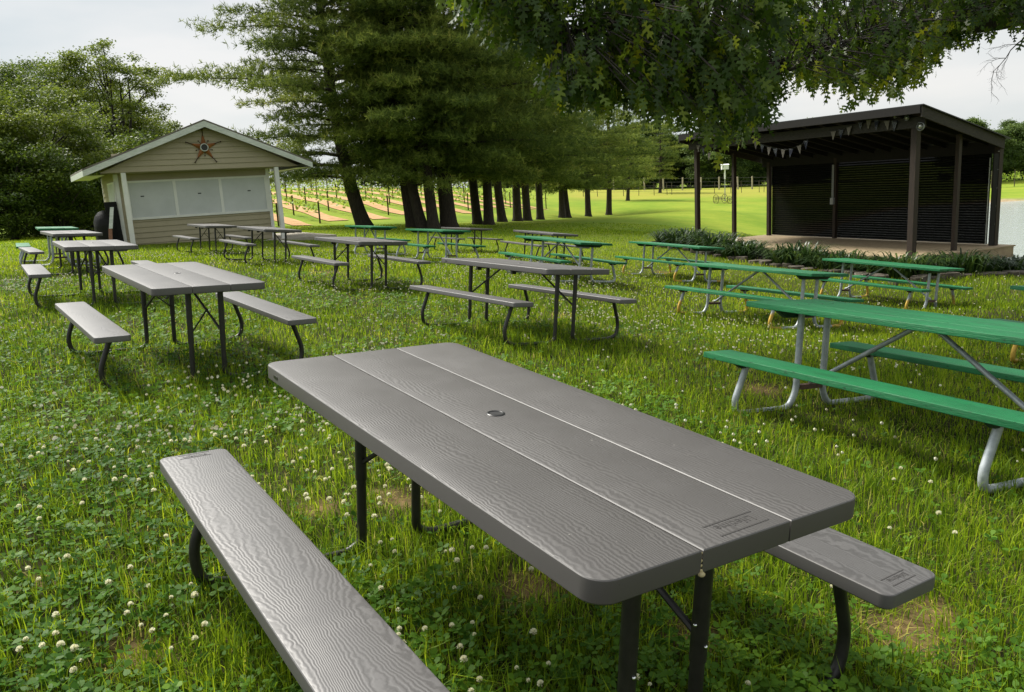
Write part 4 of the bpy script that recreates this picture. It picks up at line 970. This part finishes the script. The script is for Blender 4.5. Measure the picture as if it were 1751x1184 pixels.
PINES = [(51, 623, 386, 42, 22, 6.9, 2.6, .36, (-.14, 0), 'big left pine with leaning dark trunk and wide boughs reaching over the shed'),
         (52, 704, 391, 41, 19, 4.2, 3.4, .24, (-.05, 0), 'slim pine trunk just left of the leaning pair'),
         (53, 723, 391, 40, 22, 5.0, 2.4, .26, (-.10, 0), 'leaning pine trunk crossing left of the central pines'),
         (54, 742, 391, 39.5, 20, 4.0, 3.4, .27, (-.03, 0), 'pine with flared base next to the thickest trunk'),
         (55, 768, 390, 41, 21, 6.4, 2.4, .40, (-.02, 0), 'thickest pine trunk with pale furrowed bark at the centre')]
for sd_, px, py, d, H, Rc, z0, r0, ln, lab in PINES:
    p = aty(px, py, d); o = pine(sd_, H, Rc, z0, r0, ln); o.location = (p[0], p[1], gz(p[0], p[1])); tag(o, lab, 'pine tree', GP)
ra = pine(61, 16, 5.2, 2.6, .27, (-.03, 0), .7, 7, .28, .04, 1.1); rb = pine(62, 15, 4.8, 2.8, .25, (-.05, 0), .7, 7, .28, .04, 1.1); rc_ = pine(63, 17, 5.4, 3.0, .28, (.01, 0), .7, 7, .28, .04, 1.1)
RW = [(817, 384, 45, ra, .95, 'pine trunk standing first right of the thickest one'), (836, 385, 44.5, rc_, .95, 'broad based pine second right of the thickest one'), (859, 380, 48, rb, 1., 'left leaning slim pine third right of the thickest one'),
      (885, 379, 50, rc_, .95, 'straight pine in mid row, left of a close trunk pair'), (902, 378, 52, ra, .95, 'pine in mid row, left one of a close pair'), (924, 376, 55, rb, .95, 'pine in mid row, right one of a close pair'),
      (961, 374, 62, ra, .85, 'thin upright trunk of the crossing pair far down the row'), (972, 373, 62.5, rb, .8, 'thin slanting trunk of the crossing pair far down the row'), (1006, 370, 66, rc_, .85, 'second to last pine at the far end of the row'),
      (1041, 367, 71, ra, .9, 'last pine at the far right end of the row')]
for i, (px, py, d, pr, sc, lab) in enumerate(RW): p = aty(px, py, d); place(pr, p[0], p[1], sc, (i * 1.7) % 6 if sc < .9 else .3 * i, lab, GP, cat='pine tree')
for i, (px, d, sc, lab) in enumerate(((1075, 84, .72, 'small distant pine beyond the end of the row'), (1130, 100, .66, 'farthest yellowish pine just left of the stage front post'))):
    x, y = at_px(px, d); place((rb, ra)[i], x, y, sc, 2.2 + i, lab, GP, cat='pine tree')

# ------------------------------------------------------------------ vineyard rows, fences
rsv = np.random.RandomState(9)
def vine_row(p0, p1, nposts, dens, hgt, label, group, thin=False):
    p0 = np.array(p0, float); p1 = np.array(p1, float); L_ = np.linalg.norm(p1 - p0); root = empty('vine_row', (p0[0], p0[1], 0)); tag(root, label, 'vine row', group)
    n = int(L_ * dens); t_ = rsv.rand(n); C = p0[None] + (p1 - p0)[None] * t_[:, None]; C += rsv.normal(size=C.shape) * .16; z = hz(C[:, 0], C[:, 1]) + hgt * (.48 + .4 * rsv.rand(n)) + .1 * np.sin(t_ * L_ * 2.1)
    C = np.c_[C - p0[None], z]; V, F_ = leaves(C, rsv.uniform(.14, .26, n), rsv, .6, .8); npmesh('vines', V, F_, M['vine'], root, np.repeat(np.clip(.5 + .25 * rsv.normal(size=n), 0, 1), 4))
    pm = None
    for k in range(nposts):
        q = p0 + (p1 - p0) * k / (nposts - 1); zz = gz(q[0], q[1])
        if pm is None: mb = MB(); mb.tube([(0, 0, -.2), (0, 0, hgt * 1.05)], .05, 6); pm = mb.build('post', M['vinepost'], root); o = pm
        else: o = pm.copy(); COL.objects.link(o); o.parent = root
        o.location = (q[0] - p0[0], q[1] - p0[1], zz)
nm = ['first', 'second', 'third', 'fourth', 'fifth', 'sixth', 'seventh', 'eighth', 'ninth', 'tenth', 'eleventh', 'twelfth', 'thirteenth', 'fourteenth', 'fifteenth']
for i in range(NROW):
    s = -7 + (i + .5) * ROWSP; t0 = max(0, s * .65) + 1
    a = V0 + VD * t0 + VN * s; b = V0 + VD * 46 + VN * s; vine_row(a, b, 8, 15, 1.2, 'row of young vines on stakes behind the pines, %s from the left' % nm[i], 'vineyard rows on the slope')
for i, d in enumerate((98, 104)):
    a = at_px(1690, d); b = at_px(1950, d + 6); vine_row(a, b, 8, 34, 1.7, ('nearer' if i == 0 else 'farther') + ' row of trellised vines beyond the pond at the right edge', 'vine rows beyond the pond')
def fence(name, pxs, d0, d1, h, r_, label, m, wires=3):
    root = empty(name); tag(root, label, 'fence'); pts = []; pm = None
    for i, px in enumerate(pxs):
        d = d0 + (d1 - d0) * i / (len(pxs) - 1); x, y = at_px(px, d); z = gz(x, y); pts.append((x, y, z))
        if pm is None: mb = MB(); mb.tube([(0, 0, -.3), (0, 0, h)], r_, 7); pm = mb.build('post', m, root, True, 50); o = pm
        else: o = pm.copy(); COL.objects.link(o); o.parent = root
        o.location = (x, y, z); o.rotation_euler = (.03 * math.sin(i * 3), .04 * math.sin(i * 5), 0)
    for k in range(wires):
        mb = MB(); mb.tube([(x, y, z + h * (.35 + .28 * k)) for x, y, z in pts], .012, 4); mb.build('wire', M['wire'], root)
fence('wooden_post_fence', [1052, 1104, 1136, 1168, 1199, 1230, 1262, 1286, 1316, 1345], 118, 112, 1.75, .11, 'wire fence on thick pale wooden posts in front of the far trees', M['fencepost'])
fence('thin_stake_fence', [1000, 1024, 1046, 1068, 1094, 1120, 1142, 1150, 1198, 1222, 1250, 1268, 1298, 1306, 1330], 92, 97, 1.35, .035, 'wire fence on thin dark stakes crossing the bright field', M['vinepost'], 2)
# white nest box on its pole, old farm implement
x, y = at_px(1240, 80); bz = gz(x, y); bh = empty('nest_box', (x, y, bz)); tag(bh, 'white bird house on a tall pale pole in the bright field', 'bird house')
mb = MB(); mb.tube([(0, 0, -.2), (0, 0, 2.1)], .045, 8); mb.build('pole', M['conduit'], bh, True, 50); mb = MB(); mb.tube([(0, 0, 2.1), (0, 0, 3.0)], .075, 8); mb.build('pole_guard', M['white'], bh, True, 50)
mb = MB(); mb.box(-.33, .33, -.2, .2, 3.0, 3.42); bx_ = mb.build('box', M['white'], bh); mb = MB(); mb.add([(-.38, -.25, 3.42), (.38, -.25, 3.42), (.38, .25, 3.42), (-.38, .25, 3.42), (-.38, 0, 3.52), (.38, 0, 3.52)], [(0, 1, 5, 4), (2, 3, 4, 5), (1, 2, 5), (3, 0, 4), (3, 2, 1, 0)]); mb.build('roof', M['white'], bh)
mb = MB(); mb.tube([(-.2, -.2, 3.25), (-.2, -.206, 3.25)], .05, 10); mb.build('entrance_hole', M['label'], bx_)
for nmn, px, lab, s0 in (('rusty_rake', 1232, 'rusty old spoked hay rake lying left of the bird house pole', 1.0), ('rusty_plough', 1251, 'rusty wheeled implement lying right of the bird house pole', .85)):
    x, y = at_px(px, 76); o = empty(nmn, (x, y, gz(x, y)), .4); tag(o, lab, 'farm implement'); o.scale = (s0 * .75,) * 3; rs = np.random.RandomState(px)
    for k, xx in enumerate((-.65, .65) if px < 1240 else (-.3,)):
        mb = MB(); n = 20; mb.tube([(xx, .55 * math.cos(2 * math.pi * q / n), .55 + .55 * math.sin(2 * math.pi * q / n)) for q in range(n + 1)], .03, 6)
        for q in range(8): a = math.pi * q / 4; mb.tube([(xx, 0, .55), (xx, .54 * math.cos(a), .55 + .54 * math.sin(a))], .014, 4)
        mb.build('wheel', M['darkmetal'], o)
    mb = MB(); mb.tube([(-.7, 0, .55), (.7, 0, .55)], .035, 6); mb.tube([(0, 0, .55), (-.1, -1.2, .3)], .035, 6); mb.build('frame', M['rust'], o)
    for q in range(9): mb = MB(); xx = -.6 + q * .15; mb.tube(smoothpath([(xx, 0, .6), (xx, .4, .8), (xx, .62, .4), (xx, .4, .03)], 4), .014, 5); mb.build('tine', M['rust'], o)

# ------------------------------------------------------------------ the oak hanging in from the right
OL = np.array([(0, 0), (.035, .12), (.15, .10), (.20, .19), (.045, .27), (.06, .36), (.25, .40), (.33, .56), (.06, .52), (.06, .62), (.19, .72), (.20, .86), (.05, .80), (0, 1.05)])
OUT = np.r_[OL, np.c_[-OL[-2:0:-1, 0], OL[-2:0:-1, 1]]]
def oak_leaves(B, T_, S, rs):
    """B base, T_ tip direction"""
    n = len(B); T_ = T_ / np.linalg.norm(T_, axis=1)[:, None]; q = rs.normal(size=(n, 3)); q -= T_ * (q * T_).sum(1)[:, None]; q /= np.linalg.norm(q, axis=1)[:, None]; nr = np.cross(T_, q)
    x = OUT[:, 0][None, :, None]; y = OUT[:, 1][None, :, None]; S = S[:, None, None]
    V = B[:, None] + q[:, None] * x * S + T_[:, None] * y * S + nr[:, None] * S * (.10 * np.abs(x) * 2 - .18 * y * y)
    return V.reshape(-1, 3), np.arange(n * len(OUT)).reshape(n, -1)
rso = np.random.RandomState(77)
oak = empty('oak_tree', (10.6, 10.8, gz(10.6, 10.8))); tag(oak, 'large oak whose dark leafy branches hang across the top right of the view', 'tree'); oz = np.array(oak.location)
mb = MB(); fork = np.array([10.3, 10.7, 2.9]); branchy(mb, oz + np.array([0, 0, -.4]), fork, .42, .34, rso, .03, 4, 14)
limb_ctrl = [[fork, aty(1900, -20, 10.8), aty(1751, 26, 10.6), aty(1660, 44, 10.4), aty(1560, 52, 10.2), aty(1440, 82, 10), aty(1350, 120, 9.6)],
             [fork, aty(1850, -190, 10.2), aty(1600, -120, 9.6), aty(1350, -60, 9.0), aty(1120, 10, 8.6), aty(960, 60, 8.3)],
             [fork, aty(1950, -330, 11), aty(1700, -330, 11), aty(1400, -250, 10), aty(1100, -150, 9), aty(900, -60, 8.6)],
             [fork, aty(1700, -60, 12.5), aty(1500, 0, 13.5), aty(1380, 60, 14), aty(1300, 110, 14)],
             [fork, (11.5, 10, 5), (12, 7, 6.2), (10, 4, 6.5)], [fork, (13, 12, 5), (15, 14, 6)], [fork, (10.5, 12.5, 5), (9.5, 15, 6.0), (8, 16.5, 6)],
             [fork, (10.2, 10.9, 5), (9.2, 10.6, 7.5), (8, 10, 9)]]
limbs = []
for i, c in enumerate(limb_ctrl):
    pts = smoothpath(c, 8); r_ = np.linspace((.17, .12, .16, .13, .15, .13, .14, .2)[i], .02, len(pts)); mb.tube(pts, list(r_), 9, False); limbs += list(pts[4:])
limbs = np.array(limbs)
mb.build('trunk', M['bark2'], oak, True); oak.children[0].location = -oak.location
BX = np.array([700, 740, 800, 850, 900, 950, 1000, 1050, 1100, 1150, 1200, 1250, 1285, 1330, 1380, 1430, 1480, 1530, 1570, 1600, 1640, 1700, 1751, 1800, 1900, 2400])
BY = np.array([-60, 5, 40, 75, 115, 180, 212, 220, 228, 228, 240, 280, 215, 185, 160, 165, 188, 180, 150, 118, 80, 58, 60, 90, 120, 150])
CL = []
def bottom(px): return np.interp(px, BX, BY) - 16
for i in range(1500):      # left, near boughs
    px = 740 + 600 * rso.rand() ** .85; by = bottom(px); py = by - 16 - abs(rso.normal()) * 120 if rso.rand() < .6 else -180 + (by + 160) * rso.rand()
    CL.append((px, py, rso.uniform(7.2, 10.0)))
for i in range(2300):      # right boughs
    px = 1240 + 620 * rso.rand(); by = bottom(px); py = by - 12 - abs(rso.normal()) * 80 if rso.rand() < .5 else -160 + (by + 140) * rso.rand()
    CL.append((px, py, rso.uniform(9.0, 14.5)))
for i in range(1500):       # rest of the crown out of view
    CL.append((rso.uniform(900, 2500), -160 - 700 * rso.rand(), rso.uniform(8, 15)))
B = []; T_ = []; S = []; Vr = []; tw = MB()
for px, py, d in CL:
    if py < -1000: continue
    p = aty(px, py, d)
    if fnoise(np.array(px * .021 + 3), np.array(py * .03), 1.0) + .2 * fnoise(np.array(px * .1), np.array(py * .1 + 5), 1.0) < (-.42 if px < 1230 or py > bottom(px) - 50 else -.54) and py > -20: continue
    k = np.argmin(((limbs - p) ** 2).sum(1)); dv = limbs[k] - p; dl = np.linalg.norm(dv); tone = rso.uniform(0, 1) ** 1.3 * (.9 if px < 1250 else .75) + (.3 if py > bottom(px) - 45 and px > 1360 and px < 1640 else 0)  # leaf colour paints light: right boughs darker as shade, low clumps paler as lit
    if dl > .15:
        q1 = p + dv / dl * min(dl, .55) + np.array([0, 0, .08]); tw.tube([p, q1], [.004, .008], 4, False)
        if rso.rand() < .22: tw.tube(smoothpath([q1, (q1 + limbs[k]) / 2 + np.array([0, 0, .12 * dl]), limbs[k]], 3), .011, 4, False)
    nl_ = rso.randint(5, 10)
    for j in range(nl_):
        g = rso.normal(size=3); B.append(p + g * .09 + (dv / (dl + .01)) * rso.rand() * .3); T_.append(np.array([g[0] * .35, g[1] * .35, -1. + .3 * rso.normal()])); S.append(rso.uniform(.12, .19) * (1 if d < 9.5 else .78)); Vr.append(np.clip(tone + rso.normal() * .12, 0, 1))
V, F_ = oak_leaves(np.array(B), np.array(T_), np.array(S), rso)
cr_o = npmesh('crown', V, F_, M['oakleaf'], oak, np.repeat(np.array(Vr), len(OUT))); cr_o.location = -oak.location
tb = tw.build('twigs', M['bark2'], oak); tb.location = -oak.location
# bare dead branch
mb = MB()
def dead(p, d, L_, r_, dep):
    pts = [p]; 
    for k in range(5): d = d + rso.normal(size=3) * .16 + np.array([0, 0, -.02]); d /= np.linalg.norm(d); pts.append(pts[-1] + d * L_ / 5)
    mb.tube(pts, list(np.linspace(r_, r_ * .35, 6)), 4, False)
    if dep > 0:
        for k in range(1, 6):
            if rso.rand() < .85: dead(pts[k], d + rso.normal(size=3) * .5, L_ * .5, r_ * .5, dep - 1)
a = aty(1800, 40, 10.8); b = aty(1690, 100, 10.8); mb.tube(smoothpath([aty(1830, -10, 10.8), a, aty(1751, 66, 10.8)], 4), .012, 5, False); dead(aty(1751, 66, 10.8), (b - a) / np.linalg.norm(b - a), .55, .009, 3)
db = mb.build('bare_branch', M['bark2'], oak); db.location = -oak.location

# ------------------------------------------------------------------ lawn
rg = np.random.RandomState(123)
def polar(n, r0, r1, p, a0=-48, a1=48):
    """radii with density ~ r^-p per area"""
    u_ = rg.rand(n); e = 2 - p; r_ = (r0 ** e + u_ * (r1 ** e - r0 ** e)) ** (1 / e); a = np.radians(rg.uniform(a0, a1, n)); return r_ * np.sin(a), r_ * np.cos(a), r_
def shade_keep(x, y, keep):
    # nothing grows inside the shed, on its slab or on the deck
    q = np.stack([x - SA[0], y - SA[1]]); lx = q[0] * SE[0] + q[1] * SE[1]; ly = -q[0] * SE[1] + q[1] * SE[0]; keep &= ~((lx > -.15) & (lx < 6.3) & (ly > -.25) & (ly < 4.4))
    q = np.stack([x - PA[0], y - PA[1]]); lx = q[0] * e2[0] + q[1] * e2[1]; ly = q[0] * e1[0] + q[1] * e1[1]; keep &= ~((lx > -1.3) & (lx < DW + .3) & (ly > -1.2) & (ly < LN + .3))
    return keep & (polydist(x, y, POND) < -.3)
def blades(x, y, h, wd, var, lean=.5):
    n = len(x); z = hz(x, y); az = rg.rand(n) * 6.283; d = np.stack([np.cos(az), np.sin(az), np.zeros(n)], 1); fa_ = az + 1.57 + rg.normal(size=n) * .6; s_ = np.stack([np.cos(fa_), np.sin(fa_), np.zeros(n)], 1)
    B = np.stack([x, y, z - .01], 1); ln = (np.abs(rg.normal(size=n)) * lean)[:, None]; H_ = h[:, None]; W2 = wd[:, None] * .5; up_ = np.array([[0, 0, 1.]])
    m1 = B + up_ * H_ * .55 + d * H_ * ln * .28; tp = B + up_ * H_ * (1 - .25 * np.clip(ln, 0, 1.5)) + d * H_ * ln * .95
    V = np.stack([B - s_ * W2, B + s_ * W2, m1 - s_ * W2 * .85, m1 + s_ * W2 * .85, tp], 1).reshape(-1, 3)
    i = (np.arange(n) * 5)[:, None]; F_ = np.concatenate([i + np.array([[0, 1, 3]]), i + np.array([[0, 3, 2]]), i + np.array([[2, 3, 4]])], 1).reshape(-1, 3)
    return V, F_, np.repeat(var, 5)
x, y, r_ = polar(430000, .9, 46, 1.35)
cm = fnoise(x, y, 1.1) + .5 * fnoise(x + 40, y, 3.1)                   # >0 grass, <0 clover
dm_ = dirtmask(x, y)
keep = rg.rand(len(x)) > dm_ * .85; keep &= rg.rand(len(x)) > .35 * smooth(-cm, -.1, .5) * (r_ < 16) * (x < 2.0); keep = shade_keep(x, y, keep)
x, y, r_, cm, dm_ = (q[keep] for q in (x, y, r_, cm, dm_))
tall = np.clip(.5 + .5 * fnoise(x * .9 + 9, y * .9, 1.6), 0, 1)
h = (.035 + .065 * tall + .035 * rg.rand(len(x))) * (1 - .45 * smooth(r_, 18, 38)) * (1 - .5 * dm_); h *= np.where(rg.rand(len(x)) < .06, 1.6, 1)
wd = .0032 + .00052 * r_
patch = .5 + .5 * fnoise(x, y, .55) * .8 + .25 * fnoise(x + 7, y - 3, 2.3)
bright = .16 * smooth(r_, 6, 24)
var = np.clip(.30 + .26 * (patch - .5) + bright + rg.normal(size=len(x)) * .19 + .35 * dm_, 0, .93); dry = rg.rand(len(x)) < (.02 + .25 * dm_); var[dry] = rg.uniform(.9, 1, dry.sum())
V, F_, vv = blades(x, y, h, wd, var); g = npmesh('grass', V, F_, M['grass'], None, vv); tag(g, kind='stuff', label='uneven unmown green lawn grass among the picnic tables', cat='grass')
# flattened dead blades (thatch)
x, y, r_ = polar(46000, .9, 13, 1.4); keep = shade_keep(x, y, np.ones(len(x), bool)); x, y, r_ = x[keep], y[keep], r_[keep]
V, F_, vv = blades(x, y, rg.uniform(.02, .06, len(x)), .0028 + .0004 * r_, rg.uniform(.88, 1, len(x)) - .5 * (rg.rand(len(x)) < .3), 1.6); g = npmesh('thatch', V, F_, M['grass'], None, vv); tag(g, kind='stuff', label='short dead straw coloured blades lying in the lawn', cat='thatch')
# long tufts near the camera and round the table feet
tx, ty, tr = polar(2600, 1.0, 11, 1.3); _k = rg.rand(len(tx)) > .9 * dirtmask(tx, ty); tx, ty = tx[_k], ty[_k]; tx2 = []; 
for k in TAB:
    O, u, v, n = tframe(k)
    for su in (-1, 1):
        for sv in (-.66, -.2, .2, .66):
            p = O + u * su * .8 + v * sv
            if p[1] < 14: tx2.append(p[:2])
tx2 = np.array(tx2); tx = np.r_[tx, np.repeat(tx2[:, 0], 2) + rg.normal(size=2 * len(tx2)) * .08]; ty = np.r_[ty, np.repeat(tx2[:, 1], 2) + rg.normal(size=2 * len(tx2)) * .08]
nb_ = 14; x = np.repeat(tx, nb_) + rg.normal(size=len(tx) * nb_) * .035; y = np.repeat(ty, nb_) + rg.normal(size=len(tx) * nb_) * .035
tone = np.repeat(np.clip(rg.normal(size=len(tx)) * .15 + .42, 0, .9), nb_); hh = rg.uniform(.06, .16, len(x))
V, F_, vv = blades(x, y, hh, np.full(len(x), .0042), np.clip(tone + rg.normal(size=len(x)) * .08, 0, .95), .75); g = npmesh('long_grass', V, F_, M['grass'], None, vv); tag(g, kind='stuff', label='longer arching grass tufts near the camera and round the table legs', cat='grass')
# clover leaves: three round leaflets on a thin stalk
x, y, r_ = polar(60000, 1.0, 15, 1.5); cm = fnoise(x, y, 1.1) + .5 * fnoise(x + 40, y, 3.1)
keep = (rg.rand(len(x)) < (.10 + .75 * smooth(-cm, -.1, .6)) * (1 - .75 * smooth(x, .4, 2.5))) & (rg.rand(len(x)) > dirtmask(x, y) * 1.1); keep = shade_keep(x, y, keep); x, y, r_ = x[keep], y[keep], r_[keep]
n = len(x); z = hz(x, y) + .03 + .05 * rg.rand(n); rad = rg.uniform(.008, .0145, n) * (1 + .05 * r_); az = rg.rand(n) * 6.283; nr = np.c_[rg.normal(size=(n, 2)) * .35, np.ones(n)]; nr /= np.linalg.norm(nr, axis=1)[:, None]
a = np.stack([np.cos(az), np.sin(az), np.zeros(n)], 1); a -= nr * (a * nr).sum(1)[:, None]; a /= np.linalg.norm(a, axis=1)[:, None]; b = np.cross(nr, a); C = np.stack([x, y, z], 1)
leafl = np.array([(0, 0), (.9, -.62), (1.55, -.6), (1.8, -.2), (1.7, 0), (1.8, .2), (1.55, .6), (.9, .62)]); VV = []
for k in range(3):
    t_ = 2.094 * k; ca, sa = math.cos(t_), math.sin(t_); px_ = leafl[:, 0] * ca - leafl[:, 1] * sa; py_ = leafl[:, 0] * sa + leafl[:, 1] * ca
    VV.append(C[:, None] + (a[:, None] * px_[None, :, None] + b[:, None] * py_[None, :, None]) * rad[:, None, None] + nr[:, None] * (np.hypot(px_, py_) * .22)[None, :, None] * rad[:, None, None])
V = np.stack(VV, 1).reshape(-1, 3); vr = np.clip(.4 + .25 * fnoise(x, y, 2) + rg.normal(size=n) * .2, 0, 1)
g = npmesh('clover', V, np.arange(len(V)).reshape(-1, 8), M['clover'], None, np.repeat(vr, 24)); tag(g, kind='stuff', label='low patches of three leaved clover in the lawn', cat='clover')
# white clover blossoms
def blossoms(x, y, big):
    n = len(x); zb = hz(x, y); hh = rg.uniform(.07, .125, n); C = np.stack([x, y, zb + hh], 1); rad = rg.uniform(.0052, .0102, n) * (1 + .018 * np.hypot(x, y)); V = []; vr = []
    if big:
        m_ = 60; g_ = rg.normal(size=(n, m_, 3)); g_ /= np.linalg.norm(g_, axis=2)[..., None]; g_[..., 2] = np.where(g_[..., 2] < -.4, -g_[..., 2], g_[..., 2])
        s_ = np.cross(g_, rg.normal(size=g_.shape)); s_ /= np.linalg.norm(s_, axis=2)[..., None]; R_ = rad[:, None, None]; c = C[:, None]
        V = np.stack([c + g_ * R_ * .35 - s_ * R_ * .12, c + g_ * R_ * .35 + s_ * R_ * .12, c + g_ * R_ * 1.12 + s_ * R_ * .2 + np.array([0, 0, .15]) * R_, c + g_ * R_ * 1.12 - s_ * R_ * .2 + np.array([0, 0, .15]) * R_], 2).reshape(-1, 3)
        F4 = np.arange(len(V)).reshape(-1, 4); vr = np.repeat(np.clip(rg.rand(n * m_) * .6 + .4 * (g_[..., 2].ravel() > 0), 0, 1), 4)
    else:
        # cube-sphere like 14 point ball as 12 rhombs
        d8 = np.array([(i, j, k) for i in (-1, 1) for j in (-1, 1) for k in (-1, 1)]) / 3 ** .5; d6 = np.array([(1, 0, 0), (-1, 0, 0), (0, 1, 0), (0, -1, 0), (0, 0, 1), (0, 0, -1)]) * 1.05; dd = np.r_[d8, d6]
        fs = []
        for i in range(6):
            for j in range(i + 1, 6):
                if abs(d6[i] @ d6[j]) > .5: continue
                cs = [k for k in range(8) if d8[k] @ d6[i] > .1 and d8[k] @ d6[j] > .1]; fs.append((8 + i, cs[0], 8 + j, cs[1]))
        V = (C[:, None] + dd[None] * rad[:, None, None]).reshape(-1, 3); F4 = (np.array(fs)[None] + (np.arange(n) * 14)[:, None, None]).reshape(-1, 4); vr = np.repeat(rg.uniform(.2, 1, n), 14)
    return V, F4, vr, C
def fl_density(x, y):
    r_ = np.hypot(x, y); d = np.clip(.45 + .55 * fnoise(x, y, .8) + .35 * fnoise(x + 5, y, 3.3), 0, 1); d = d * (.25 + .75 * (1 - smooth(x, .5, 3.5))); d = np.where((x > .8) & (y < 7), d * .15, d); d = np.where((x > -.9) & (y < 2.6), d * .5, d)
    return np.clip(d, 0.03, 1) * (1 - smooth(r_, 19, 26))
x, y, r_ = polar(30000, 1.2, 26, .98, -42, 42); keep = rg.rand(len(x)) < fl_density(x, y) * np.where(r_ < 4, .9, 1) ; keep = shade_keep(x, y, keep); x, y, r_ = x[keep], y[keep], r_[keep]
nb = r_ < 4.5; V1, F1, v1, C1 = blossoms(x[nb], y[nb], True); V2, F2, v2, C2 = blossoms(x[~nb], y[~nb], False)
g = npmesh('clover_blossoms', np.r_[V1, V2], np.r_[F1, F2 + len(V1)], M['flower'], None, np.r_[v1, v2]); tag(g, kind='stuff', label='round white clover blossoms dotted over the lawn', cat='clover blossoms')
C = np.r_[C1, C2]; n = len(C); s_ = np.c_[rg.normal(size=(n, 2)), np.zeros(n)]; s_ /= np.linalg.norm(s_, axis=1)[:, None]; bz_ = C.copy(); bz_[:, 2] = hz(C[:, 0], C[:, 1]) - .01; bz_[:, :2] += rg.normal(size=(n, 2)) * .02
V = np.stack([bz_ - s_ * .0012, bz_ + s_ * .0012, C + s_ * .0009, C - s_ * .0009], 1).reshape(-1, 3); g = npmesh('blossom_stems', V, np.arange(4 * n).reshape(-1, 4), M['clover'], None, np.full(4 * n, .6)); tag(g, kind='stuff', label='thin green stems under the clover blossoms', cat='stems')
